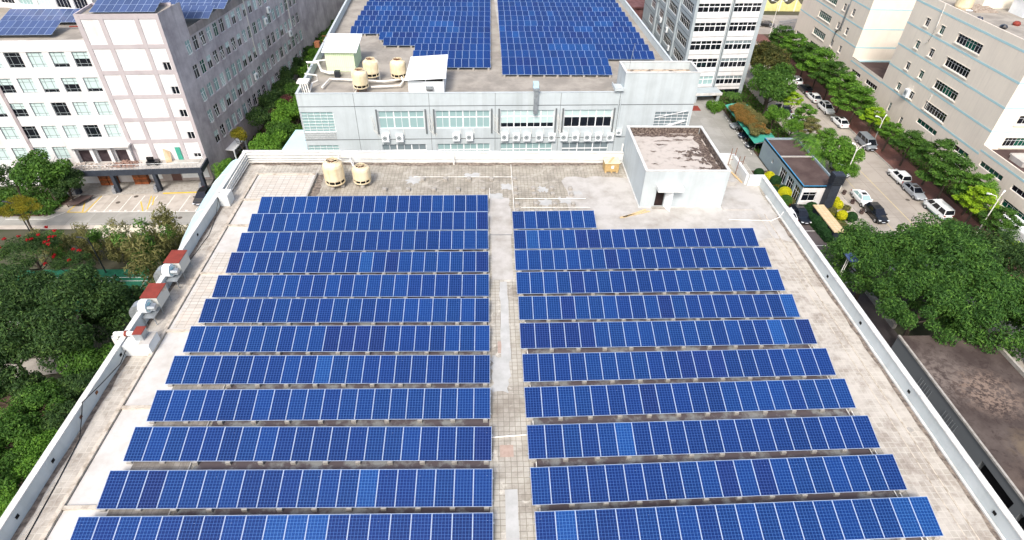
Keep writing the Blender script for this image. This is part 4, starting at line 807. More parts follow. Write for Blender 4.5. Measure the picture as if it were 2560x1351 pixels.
b = MB(LA); b.box(-.6, -.4, -20, 19.1, -.001, -16.46); part('porch_wall', b, mat('porch_wall_paint', 'bdb5b0', 'a69d99', .8, .9), lb)
for s0, s1 in ((14.6, 18.7), (9.2, 11.6)): b = MB(LA); b.box(s0, .001, -19.4, s1, .05, -17.0); part('shutter_door', b, M['white_sheet'], lb)
b = MB(LA); b.box(13.0, .001, -19.9, 14.4, .04, -17.0); part('doorway', b, mat('brown_doorway', '6d5450', rough=.8), lb)
b = MB(LA); b.box(-.6, .002, -19.98, 19.1, 3.6, -19.82); part('porch_step', b, M['conc'], lb)
b = MB(LA); b.box(12.6, 3.601, -19.99, 18.4, 3.72, -19.84); part('step_edge', b, M['paint_y'], lb)
for i, s in enumerate((2.6, 3.9, 7.6, 8.5)):
    q = thing('crate_stack', 'stack of orange-brown goods crates under the terrace, %s of four' % ('leftmost', 'second', 'third', 'rightmost')[i], 'crates', MB(LA).pt((s + .6, .6, -19.8)), 0, 'crate stacks under the terrace')
    for k in range(5): b = MB(LA); b.box(s, .1 + .02 * (k % 2), -19.8 + k * .42, s + 1.15, .9, -19.42 + k * .42); part('crate', b, M['rust'] if k % 2 else mat('orange_crate', 'a9623a', '7d4327', 3, .8) if 'orange_crate' not in bpy.data.materials else bpy.data.materials['orange_crate'], q)
b = MB(LA); b.box(4.6, -.9, -16.05, 5.3, -.3, -14.7); tag(part('orange_cabinet', b, M['orange']), 'bright orange cabinet inside the middle loggia room on the terrace', 'cabinet')
b = MB(LA); b.prism([(15.05, .1), (15.75, .1), (15.75, .2), (15.05, .2)], -16.09, -14.0); tag(part('teal_door_leaf', b, M['teal']), 'teal green door leaf leaning on the tower wall above the terrace', 'door')
b = MB(LA)
for k in range(6): b.tube([(13.6 + k * .13, 1.1 - .05 * k, -16.09), (13.3 + k * .16, .12, -14.2 - .1 * k)], .06, 4)
tag(part('leaning_timber', b, M['wood']), 'pale old timbers leaning on the tower wall beside the teal door leaf', 'timber')
b = MB(LA)
for k in range(160):
    s, d = random.gauss(7.6, 1.0), random.uniform(.4, 2.2); r = random.uniform(.05, .2); b.box(s - r, d - r, -16.1, s + r, d + r * .7, -16.1 + random.uniform(.05, .45) * math.exp(-((s - 7.8) / 1.2) ** 2) + .05)
tag(part('rubble_pile', b, mat('rubble', 'a3877a', '6e5a52', 4, .95)), 'heap of broken bricks and rubble on the terrace floor', 'rubble', kind='stuff')
b = MB(LA)
for k in range(120):
    s, d = random.uniform(-.2, 6), random.uniform(.6, 2.4); r = random.uniform(.05, .25); b.box(s - r, d - r, -16.1, s + r, d + r, -16.1 + random.uniform(.03, .25))
tag(part('terrace_debris', b, mat('mixed_debris', 'cfc8c0', '8d7f75', 3, .95)), 'scattered pale debris on the left part of the terrace', 'debris', kind='stuff')
ct = thing('hand_cart', 'black hand cart with round bundles standing on the terrace', 'cart', MB(LA).pt((11.6, 1.4, -16.1)))
b = MB(LA); b.box(11.0, .9, -15.7, 12.7, 1.9, -15.45); part('tray', b, M['car_black'], ct)
for s in (11.2, 12.4): b = MB(LA); b.tube([(s, .95, -15.8), (s, 1.05, -15.8)], .3, 14); b.tube([(s, 1.75, -15.8), (s, 1.85, -15.8)], .3, 14); part('wheel', b, M['tyre'], ct)
b = MB(LA); b.tube([(11.0, 1.2, -15.2), (11.9, 1.2, -15.2)], .25, 12); part('bundle', b, M['tyre'], ct)
# brown board propped in the first bay
b = MB(); b.prism([(-62.3, 75.9), (-60.3, 75.9), (-59.2, 78.4), (-61.0, 78.4)], G + .5, G + .6); b.box(-61.9, 76, G, -61.8, 76.1, G + .5); b.box(-59.6, 78, G, -59.5, 78.1, G + .5); tag(part('brown_board', b, M['brown_roof']), 'flat dark brown board propped over the yellow hatched parking bay', 'board')
b = MB(LA); b.box(-1.6, 2.9, -20, -.8, 3.7, -19.2); b.lathe(MB(LA).pt((-1.2, 3.3, 0))[:2] + (-19.2,), [(.35, 0), (.45, .3), (.3, .7), (.35, .9), (.2, 1.2), (0, 1.3)], 12); tag(part('stone_lion', b, M['stone']), 'grey stone guardian statue beside the brown board at the terrace corner', 'statue')
# solar rows on its roofs
g = 'solar panel tables on the white block'
prow((-70.0, 85.6), (-60.0, 86.25), 10, 'grey-blue solar table at the front edge of the left white roof', g, zb=1.75, feet=False, meshes=[PMG], deep=2, shift=.0, floor=1.2, seed=1, tilt=radians(12))
prow((-70.2, 91.3), (-59.2, 92.0), 11, 'grey-blue solar table behind the front one, running up to the panelled tower', g, zb=1.75, feet=False, meshes=[PMG], deep=2, floor=1.2, seed=2, tilt=radians(12))
prow((-52.5, 84.3), (-44.2, 84.85), 9, 'grey-blue solar table on top of the panelled tower', g, zb=5.35, feet=False, meshes=[PMG], deep=2, floor=5.05, seed=3, tilt=radians(12))
prow((-53.0, 88.4), (-43.2, 89.0), 10, 'grey-blue solar table behind the tower top one', g, zb=5.2, feet=False, meshes=[PMG], deep=2, floor=1.2, seed=4, tilt=radians(12))
prow((-49.0, 93.2), (-41.2, 93.6), 7, 'grey-blue solar table behind the tower on the grey side wing, front one', g, zb=2.0, feet=False, meshes=[PMG], deep=2, floor=1.0, seed=5, tilt=radians(12))
prow((-48.4, 98.2), (-40.6, 98.6), 7, 'grey-blue solar table on the grey side wing, second behind the tower', g, zb=2.0, feet=False, meshes=[PMG], deep=2, floor=1.0, seed=6, tilt=radians(12))
prow((-48.4, 103.4), (-40.0, 103.8), 8, 'grey-blue solar table on the grey side wing, farthest of three', g, zb=2.0, feet=False, meshes=[PMG], deep=2, floor=1.0, seed=6, tilt=radians(12))
b = MB(LA); b.tube([(3.2, -7.5, 1.6), (8.5, -7.6, 1.6)], .1, 6); tag(part('red_pipe', b, M['red']), 'red pipe lying on the left white roof next to the tower', 'pipe')
b = MB(LA); b.tube([(3.0, -1.5, 1.3), (8.5, -3.2, 1.35)], .04, 6); tag(part('white_conduit', b, M['pipe']), 'thin white conduit on the left white roof below the tower', 'pipe')
# block behind, top left corner
BA = frame_of((-84, 100.5), (-58, 95.0))
bb = thing('rear_white_block', 'white block with gridded windows at the top left corner, behind the left roof', 'building', (-75, 104, G))
hs = [(s, s + 2.4, z0, z0 + 2.2) for s in (1, 4.2, 7.4, 10.6, 13.8, 17.0, 20.2, 23.2) for z0 in (-4.5, -1.0, 2.5)]
b = MB(BA); b.wall(0, 26.5, G, 6, hs, .2); b.box(0, -14, G, 26.5, -.22, 6); part('wall', b, M['left_white'], bb)
for i, (a, c, e, f) in enumerate(hs): window(bb, BA, a, e, 2.4, 2.2, ('ribbon', 4), ['half', 'pale', 'teal', 'dark'][i % 4], .12)
# ---------------------------------------------------------------- grey office tower, top right of centre
GA = frame_of((40.5, 118.15), (54.5, 119.35)); GL = hypot(14, 1.2)
gb = thing('grey_office_tower', 'six storey grey office tower with ribbon windows and a roofed entrance', 'building', (47, 128, G))
rz = [(-1.45, -3.1), (-5.0, -6.75), (-8.5, -10.35), (-12.05, -13.95), (-15.7, -17.5)]
hs = []
for k, (zt, zb) in enumerate(rz): hs += [(.55, 7.05, zb, zt), (7.75, 13.35, zb, zt)]
b = MB(GA); b.wall(0, GL, -18.6, 3.5, hs, .15); part('front_wall', b, M['left_white'], gb)
for k, (a, c, e, f) in enumerate(hs): window(gb, GA, a, e, c - a, f - e, ('bank', 3), ['dark', 'dark', 'dark', 'dark', 'dark', 'upper', 'dark', 'upper', 'teal', 'upper'][k], .1)
b = MB(GA)
for s0, s1 in ((-.1, .45), (7.12, 7.68)): b.box(s0, .001, -18.5, s1, .28, 3.4)
part('pier', b, M['wash'], gb)
b = MB(GA); b.box(7.3, .281, -18.5, 7.5, .29, 3.4)
for zz in (-.6, -4.15, -7.7, -11.2, -14.8, -18.0): b.box(.46, .001, zz - .04, 7.1, .02, zz + .04); b.box(7.7, .001, zz - .04, GL - .8, .02, zz + .04)
part('joint', b, M['seam'], gb)
b = MB(GA); b.box(GL - .75, .001, -19.9, GL, .15, 3.4); part('corner_pier', b, M['wash'], gb)
WAx = frame_of((40.45, 157), (40.5, 118.15)); WLn = 38.85   # west side, seen left to right = north to south
ws = []
for (zt, zb) in ((-2.2, -3.8), (-5.4, -7.0), (-8.9, -10.5), (-12.4, -14.0), (-15.7, -17.4)):
    for y0, y1 in ((119.5, 126.8), (129.1, 136.0), (138.4, 142.6), (146.5, 150.5)): ws.append((WLn - (y1 - 118.15), WLn - (y0 - 118.15), zb, zt + .25))
b = MB(WAx); b.wall(0, WLn - .01, G, 3.5, ws, .15); part('side_wall', b, M['wash'], gb)
for (a, c, e, f) in ws: window(gb, WAx, a, e, c - a, f - e, ('ribbon', 6 if c - a > 5 else 4), 'dark', .1)
b = MB(WAx)
for y in (127.9, 137.2, 144.5): s = WLn - (y - 118.15); b.box(s - .4, .001, G, s + .4, .3, 3.4)
part('side_pier', b, M['wash'], gb)
b = MB(WAx)
for zz in (-.9, -4.4, -7.8, -11.4, -14.9): b.box(0, .001, zz - .05, WLn - .5, .03, zz + .05)
part('joint', b, M['seam'], gb)
b = MB(); b.prism([(40.8, 118.7), (54.45, 119.75), (54.45, 157), (40.8, 157)], G, 3.4); part('core', b, M['wash'], gb)
b = MB(GA); b.box(-.5, -.6, -19.95, GL, -.31, -18.6); part('ground_glazing', b, M['glass_dark'], gb)
b = MB(GA); b.box(1.8, .3, -18.55, 8.1, 3.3, -18.0); part('entrance_roof', b, M['wash'], gb)
b = MB(GA); b.box(1.75, 3.301, -18.5, 8.15, 3.4, -17.95); part('entrance_fascia', b, M['coping'], gb)
for s in (7.3, 2.4): b = MB(GA); b.box(s, 2.7, G, s + .5, 3.2, -18.56); part('entrance_column', b, M['wash'], gb)
b = MB(GA); b.box(3.2, 2.2, G + .9, 6.6, 2.3, G + 1.15); tag(part('blue_banner_rail', b, M['blue_trim']), 'blue rail across the entrance of the grey office tower', 'rail')
b = MB(); b.box(41.0, 111.2, G + .004, 43.6, 113.6, G + .02); tag(part('red_mat', b, M['red']), 'red mat on the drive before the grey tower entrance', 'mat')
for i, (y, zz) in enumerate(((139.5, -11.2), (133.5, -11.5), (144, -7.5), (130, -14.3))):
    dup(ac0, (40.43, y, zz), -pi / 2, 'white air conditioner on the shaded side of the grey tower, %s of four' % ('left middle', 'right middle', 'uppermost', 'lowest')[i], 'air conditioners on the grey tower')
# ---------------------------------------------------------------- beige factory complex on the right
def WF(y1): return (79.2, y1, 0, -1)      # facade seen from the street: s runs from y1 towards the camera
bf = thing('beige_factory', 'large beige factory with faded cyan bands and green tinted windows on the right', 'building', (95, 110, G))
Y1, Y2, Y3, Y0 = 82.35, 112.25, 124.8, 40.0
fr = WF(Y2); L_ = Y2 - Y1
hs = []
for k in range(4):
    z0 = -.32 - 3.93 * k
    hs += [(Y2 - 107.55, Y2 - 106.4, z0 - 1.5, z0 - .1), (Y2 - 103.25, Y2 - 102.05, z0 - 1.5, z0 - .1), (Y2 - 98.5, Y2 - 92.3, z0 - 1.5, z0)]
low = [(Y2 - 98.5, Y2 - 92.6, -16.25, -15.35), (Y2 - 98.5, Y2 - 92.6, -18.6, -17.75), (Y2 - 102.85, Y2 - 102.0, -18.6, -17.1), (Y2 - 107.4, Y2 - 106.6, -17.9, -16.2), (Y2 - 90.2, Y2 - 84.0, -16.1, -15.2), (Y2 - 90.2, Y2 - 84.0, -18.6, -17.5)]
b = MB(fr); b.wall(0, L_, G, 2.7, hs + low, .2); part('street_wall', b, M['beige'], bf)
for i, (a, c, e, f) in enumerate(hs + low):
    big = c - a > 2; window(bf, fr, a, e, c - a, f - e, ('ribbon', 8) if big and f - e > 1.2 else ('ribbon', 5) if big else ('tall', 2), ['green', 'dark', 'mix', 'green', 'mix', 'dark'][i % 6] if big else ['dark', 'green'][i % 2], .14)
for a, c, e, f in hs: b = MB(fr); b.box(a - .15, .002, e - .16, c + .15, .12, e - .01); b.box(a - .08, .002, f + .01, c + .08, .06, f + .08); part('sill', b, M['cream'], bf)
b = MB(fr)
for zz in (1.35, -2.6, -6.5, -10.35, -14.15): b.box(0, .001, zz - .16, L_, .02, zz + .16)
part('cyan_band', b, M['cyan'], bf)
b = MB(); b.box(79.4, Y1 + .22, G, 112, Y2, 1.6, skip=''); part('core', b, M['beige'], bf)
b = MB(); b.face([(79.4, Y1 + .2, 1.61), (112, Y1 + .2, 1.61), (112, Y2, 1.61), (79.4, Y2, 1.61)]); part('roof', b, M['grey_roof'], bf)
b = MB(); b.box(79.21, Y1 + .2, 1.6, 79.42, Y2, 2.7, skip='b'); b.box(79.42, Y2 - .2, 1.6, 112, Y2, 2.7, skip='b'); b.box(79.21, Y1, 1.6, 112, Y1 + .2, 2.7, skip='b'); part('parapet', b, M['beige'], bf)
# south face of the big tower
fs = (79.2, Y1, 1, 0)
hs = [(3.2, 12, z0, z0 + 1.4) for z0 in (-1.6, -5.2, -9.1)] + [(3.0, 9, -12.9, -11.4)]
b = MB(fs); b.wall(0, 30, G, 1.6, hs, .2); part('south_wall', b, M['cream'], bf)
for a, c, e, f in hs: window(bf, fs, a, e, c - a, f - e, ('ribbon', 9), 'mix', .14)
for a, c, e, f in hs: b = MB(fs); b.box(a - .3, .002, e - .25, c, .2, e - .01); part('sill', b, M['cream'], bf)
b = MB(fs)
for zz in (-2.6, -6.5, -10.35): b.box(0, .001, zz - .12, 30, .02, zz + .12)
part('cyan_band', b, M['cyan'], bf)
# low south wing
fr = WF(Y1 - .01); L_ = Y1 - Y0
hs = []
for s in (1.1, 8.4, 15.7, 23, 30): hs += [(s, s + 5.2, -15.6, -14.75), (s, s + 5.2, -18.35, -17.25)]
b = MB(fr); b.wall(0, L_, G, -12.6, hs, .2); part('low_wing_wall', b, M['beige'], bf)
for i, (a, c, e, f) in enumerate(hs): window(bf, fr, a, e, c - a, f - e, ('ribbon', 5), ['green', 'mix', 'dark'][i % 3], .14)
b = MB(fr); b.box(0, .001, -13.65, L_, .02, -13.35); part('cyan_band', b, M['cyan'], bf)
b = MB(); b.box(79.4, Y0, G, 110, Y1 - .02, -13.4, skip=''); b.box(79.21, Y0, -13.4, 79.4, Y1 - .02, -12.6); part('low_wing', b, M['beige'], bf)
b = MB(); b.face([(79.41, Y0, -13.39), (110, Y0, -13.39), (110, Y1 - .03, -13.39), (79.41, Y1 - .03, -13.39)]); part('low_roof', b, M['brown_roof'], bf)
b = MB()
for x0, y0, x1, y1, h_ in ((81.5, 76.5, 86, 79.2, .8), (82.6, 80.0, 90, 80.6, .3), (84.5, 73.5, 88, 75.0, 1.0)): b.box(x0, y0, -13.38, x1, y1, -13.38 + h_)
part('roof_plant', b, M['pale_conc'], bf)
# link wing and north tower
fr = WF(Y3); L_ = Y3 - Y2
hs = [(1.5, 5.2, -16.3, -15.5), (7.5, 11.9, -16.3, -15.4), (8.0, 12.0, -18.65, -17.9)]
b = MB(fr); b.wall(0.01, L_ - .01, G, -13.55, hs, .2); part('link_wall', b, M['beige'], bf)
for a, c, e, f in hs: window(bf, fr, a, e, c - a, f - e, ('ribbon', 5), 'dark', .14)
b = MB(fr); b.box(.01, .001, -14.45, L_ - .01, .02, -14.15); part('cyan_band', b, M['cyan'], bf)
b = MB(); b.box(79.4, Y2 + .01, G, 110, Y3 - .01, -14.6); b.box(79.21, Y2 + .01, -14.6, 79.4, Y3 - .01, -13.55); part('link_roof', b, M['brown_roof'], bf)
YN = 153.2; fr = WF(YN); L_ = YN - Y3
hs = []
for k in range(4):
    z0 = -1.3 - 3.9 * k
    hs += [(YN - 144, YN - 138, z0 - 1.5, z0), (YN - 134.9, YN - 133.8, z0 - 1.5, z0 - .05), (YN - 130.9, YN - 129.8, z0 - 1.5, z0 - .05)]
low = [(YN - 143.9, YN - 138, -17.0, -16.1), (YN - 151.8, YN - 146, -17.0, -16.25)]
b = MB(fr); b.wall(0, L_, G, 2.7, hs + low, .2); part('north_tower_wall', b, M['beige'], bf)
for i, (a, c, e, f) in enumerate(hs + low): window(bf, fr, a, e, c - a, f - e, ('ribbon', 7) if c - a > 2 else ('tall', 2), ['green', 'dark', 'dark'][i % 3], .14)
for a, c, e, f in hs: b = MB(fr); b.box(a - .15, .002, e - .16, c + .15, .12, e - .01); part('sill', b, M['cream'], bf)
b = MB(fr)
for zz in (.1, -3.9, -7.8, -11.6): b.box(0, .001, zz - .14, L_, .02, zz + .14)
part('cyan_band', b, M['cyan'], bf)
b = MB(fr)
b.tube([(20.5, .15, -5), (20.3, .15, -10.2), (19.2, .15, -10.8), (19.0, .15, -13.2)], .14, 6); b.tube([(20.9, .15, -3), (20.8, .15, -10.4)], .1, 6); part('wall_duct', b, M['steel'], bf)
b = MB((79.2, Y3, 1, 0)); b.wall(0, 32, -14.6, 2.7, [], .2); part('north_tower_south_wall', b, M['cream'], bf)
b = MB((79.2, Y3, 1, 0))
for zz in (-3.9, -7.8, -11.6): b.box(0, .001, zz - .14, 32, .02, zz + .14)
b.box(0, .002, -14.6, 20, .2, -14.3); part('cyan_band', b, M['cyan'], bf)
b = MB(); b.box(79.41, Y3 + .21, G, 112, YN, 2.6); part('north_core', b, M['beige'], bf)
b = MB(WF(Y2)); b.tube([(8.0, .2, 2.7), (8.3, .2, -1.0), (7.9, .2, -3.7), (7.2, .25, -4.1)], .06, 6); b.tube([(14.6, .1, -10.7), (14.4, .1, -14)], .05, 6); part('white_downpipe', b, M['pipe'], bf)
dup(ac0, (79.18, 103.6, -13.6), -pi / 2, 'large grey air conditioner hung on the beige street wall', 'air conditioners on the beige factory').scale = (1.2, 1.6, 1.4)
# roof clutter of the big tower
b = MB(); b.box(87, 106, 1.62, 96, 111.5, 5.2); tag(part('roof_cabin', b, M['cream']), 'cream stair cabin on the beige factory roof, at the top right corner', 'roof cabin')
b = MB(); b.box(90.5, 100.6, 1.62, 95.5, 104, 4.4); tag(part('roof_cabin', b, M['white_sheet']), 'pale blue-white cabin with teal roof on the beige factory roof', 'roof cabin')
b = MB(); b.prism([(90.2, 100.2), (95.9, 100.2), (95.9, 104.4), (90.2, 104.4)], 4.41, 4.6); b_ = part('roof_cabin_sheet', b, M['teal']); b_.parent = bpy.data.objects['roof_cabin.001']; b_.name = 'roof'
b = MB(); b.lathe((83.6, 106.0, 1.62), [(1.2, 0), (1.35, .3), (1.3, 2.0), (.5, 2.5), (0, 2.6)], 16); tag(part('water_tank', b, M['frp']), 'yellowish water tank at the beige factory roof edge', 'water tank')
b = MB(); b.lathe((81.4, 101.4, 2.3), [(0, 0), (.35, .05), (.55, .2)], 14); b.tube([(81.4, 101.4, 1.6), (81.4, 101.4, 2.4)], .05); tag(part('satellite_dish', b, M['white_sheet']), 'small white satellite dish at the beige roof edge', 'dish')
b = MB()
for i in range(7): b.box(84.2, 103.2 + i * .55, 1.63, 88.2, 103.55 + i * .55, 1.8 + .05 * i)
tag(part('timber_stack', b, mat('grey_timber', 'b4a99d', '7d6d60', 3, .9)), 'stack of weathered boards on the beige factory roof', 'timber')
for i, (x, y, c, lab) in enumerate(((81.7, 98.8, 'car_navy', 'violet bundle on the beige roof edge, farther one'), (82.9, 94.6, 'car_black', 'dark bin bags on the beige roof edge'), (86.4, 96.4, 'red', 'red tub among the plants on the beige roof'))):
    b = MB(); b.lathe((x, y, 1.62), [(.5, 0), (.6, .3), (.35, .6), (0, .65)], 8); tag(part('roof_bundle', b, M[c]), lab, 'bundle')
# street-side yard at the far right: white van-like tank behind trees
b = MB(); b.box(76.0, 63.5, G + .2, 78.4, 70.0, G + 2.6); tag(bevel(part('white_kiosk', b, M['white_sheet']), .3, 3), 'white rounded kiosk half hidden behind the pavement trees at the right edge', 'kiosk')
# ---------------------------------------------------------------- guard house with sign tower
gh = thing('guard_house', 'slate blue gatehouse with flat brown roof and blue roof edge by the street', 'gatehouse', (51, 84, G))
X0, X1, Y0_, Y1_, ZT = 48.4, 54.2, 75.9, 92.0, -16.3
fw = (X0, Y1_, 0, -1)
hs = [(8.2, 10.4, G + .5, -17.2), (11.0, 13.2, G + .4, -17.2), (13.7, 15.7, G + .1, -17.2), (4.6, 5.3, -18.6, -17.9)]
b = MB(fw); b.wall(0, Y1_ - Y0_, G, ZT, hs, .2); part('wall', b, M['guard'], gh)
for a, c, e, f in hs: window(gh, fw, a, e, c - a, f - e, ('ribbon', 3), 'dark', .12)
fs = (X0, Y0_, 1, 0); hs = [(.35, 2.5, G + 1.0, -17.4), (4.2, 5.5, G + 1.0, -17.4)]
b = MB(fs); b.wall(0, X1 - X0, G, ZT, hs, .2); part('wall', b, M['left_white'], gh)
for a, c, e, f in hs: window(gh, fs, a, e, c - a, f - e, ('ribbon', 2), 'dark', .12)
b = MB(); b.box(X0 + .25, Y0_ + .25, G, X1, Y1_, ZT - .35); part('core', b, M['guard'], gh)
b = MB(); b.box(X0 + .2, Y0_ + .2, ZT - .34, X1 - .2, Y1_ - .2, ZT - .3); part('roof', b, M['brown_roof'], gh)
b = MB(); b.box(X0, Y0_ + .2, ZT - .34, X0 + .2, Y1_, ZT); b.box(X1 - .2, Y0_ + .2, ZT - .34, X1, Y1_, ZT); b.box(X0 + .2, Y1_ - .2, ZT - .34, X1 - .2, Y1_, ZT); b.box(X0 + .01, Y0_, ZT - .34, X1 - .01, Y0_ + .2, ZT - .001); part('parapet', b, M['guard'], gh)
b = MB(); b.box(X0 - .05, Y0_ - .05, ZT - .02, X0 + .12, Y1_, ZT + .05); b.box(X0 + .12, Y0_ - .05, ZT - .02, X1 + .05, Y0_ + .12, ZT + .05); part('roof_edge', b, M['blue_trim'], gh)
b = MB(); b.box(X0 + .2, 85.5, ZT - .29, X1 - .2, 85.7, ZT - .1); part('roof_rib', b, M['pale_conc'], gh)
sg = thing('sign_tower', 'tall dark slatted sign tower rising in front of the gatehouse', 'sign tower', (52.6, 75.2, G))
b = MB(); b.box(51.9, 74.6, G, 53.3, 75.85, -15.2); part('shaft', b, M['navy'], sg)
for k in range(5): b = MB(); b.box(51.75, 74.45, -15.3 + k * .32, 53.45, 75.87, -15.14 + k * .32); part('slat', b, M['dark_metal'], sg)
b = MB(); b.box(51.8, 74.55, -15.15, 53.4, 75.86, -13.7); part('slat_core', b, M['navy'], sg)
# flat-topped sign wall with tiled top
sw = thing('sign_wall', 'long dark sign wall with a pale tiled flat top between the clipped hedges', 'sign wall', (50.4, 70, G))
b = MB(); b.box(49.7, 66.8, G, 51.0, 73.6, -18.35); part('wall', b, M['navy'], sw)
b = MB(); b.box(49.5, 66.6, -18.35, 51.2, 73.7, -18.2); part('tiled_top', b, tilemat('pale_tile_top', 'd9c3a0', 'cdb68f', 'b39f7c', (.55, .55), .03), sw)
# low garden wall
# ---------------------------------------------------------------- low brown-roofed building, lower right
lo_ = thing('low_workshop', 'low workshop with a stained dark brown roof beside the near building, lower right', 'building', (48, 25, G))
fr = (43.2, 42.0, 0, -1); hs = [(14.2 + 4.8 * i, 18.2 + 4.8 * i, G + .3, -15.0) for i in range(5)]
b = MB(fr); b.wall(0, 42, G, -14.0, hs, .6); part('wall', b, M['seam'], lo_)
for a, c, e, f in hs: b = MB(fr); b.box(a, -3, e, c, -.61, f); part('garage_void', b, M['black'], lo_)
b = MB(); b.box(43.85, 0, G, 52.8, 42.0, -14.25); part('core', b, M['seam'], lo_)
b = MB(); b.face([(43.2, 0, -14.0), (52.8, 0, -14.0), (52.8, 42.0, -14.0), (43.2, 42.0, -14.0)]); part('roof', b, M['low_roof'], lo_)
b = MB(); b.box(52.55, 0, -14.0, 52.8, 42, -13.6); b.box(43.1, 0, -14.05, 43.32, 42, -13.85); part('roof_kerb', b, M['conc'], lo_)
b = MB(fr)
for s in (5, 9): 
    for k in range(6): b.tube([(s + k * .35, .1, -16.2), (s + k * .35, .1, -14.8)], .02, 4)
part('window_bars', b, M['steel'], lo_)
b = MB(); b.box(36, 6, G, 42.5, 14.0, -13.9); tag(part('white_roof_shed', b, M['white_sheet']), 'white roofed shed cut by the lower right picture edge', 'shed')
b = MB(); b.box(46.0, 53.2, G, 46.3, 57.2, G + .5); b.box(46.3, 56.9, G, 49.3, 57.2, G + .5); b.box(49.0, 49.0, G, 49.4, 60.0, G + .7); tag(part('low_wall', b, M['conc']), 'low grey concrete kerb walls of the yard under the big tree', 'low wall')
b = MB(); b.box(52.9, 30, G, 58, 44.5, G + .02); b.box(53, 20, G + .021, 66, 44, G + .05); tag(part('yard_slab', b, M['lot']), kind='structure')
# ---------------------------------------------------------------- vegetation
def leaf_cloud(b, rnd, c, R, n, size, outer=.55, flat=0, thin=.5, up=.5, jit=0):
    """n leaf sprays spread through an ellipsoidal clump of foliage, each a bent diamond"""
    for _ in range(n):
        while True:
            d = Vector((rnd.uniform(-1, 1), rnd.uniform(-1, 1), rnd.uniform(-1, 1)))
            if .05 < d.length < 1: break
        d.normalize(); k = outer + (1 - outer) * rnd.random() ** .6
        p = Vector((c[0] + d.x * R[0] * k, c[1] + d.y * R[1] * k, c[2] + d.z * R[2] * k))
        nn = (d * .55 + Vector((rnd.gauss(0, .5), rnd.gauss(0, .5), rnd.gauss(up, .4)))).normalized()
        if flat: nn = (nn + Vector((0, 0, flat))).normalized()
        u = nn.cross(Vector((rnd.gauss(0, 1), rnd.gauss(0, 1), rnd.gauss(0, .5))))
        if u.length < 1e-3: continue
        u.normalize(); v = nn.cross(u); s = size * rnd.uniform(.6, 1.35); t = s * thin
        i = len(b.v); m = p + nn * s * .12
        b.v += [tuple(p - u * s * .5), tuple(m + v * t * .5), tuple(p + u * s * .5), tuple(m - v * t * .5)]
        b.f.append([i, i + 1, i + 2, i + 3]); b.m.append(0); b.sm.append(False)
VEG = {}
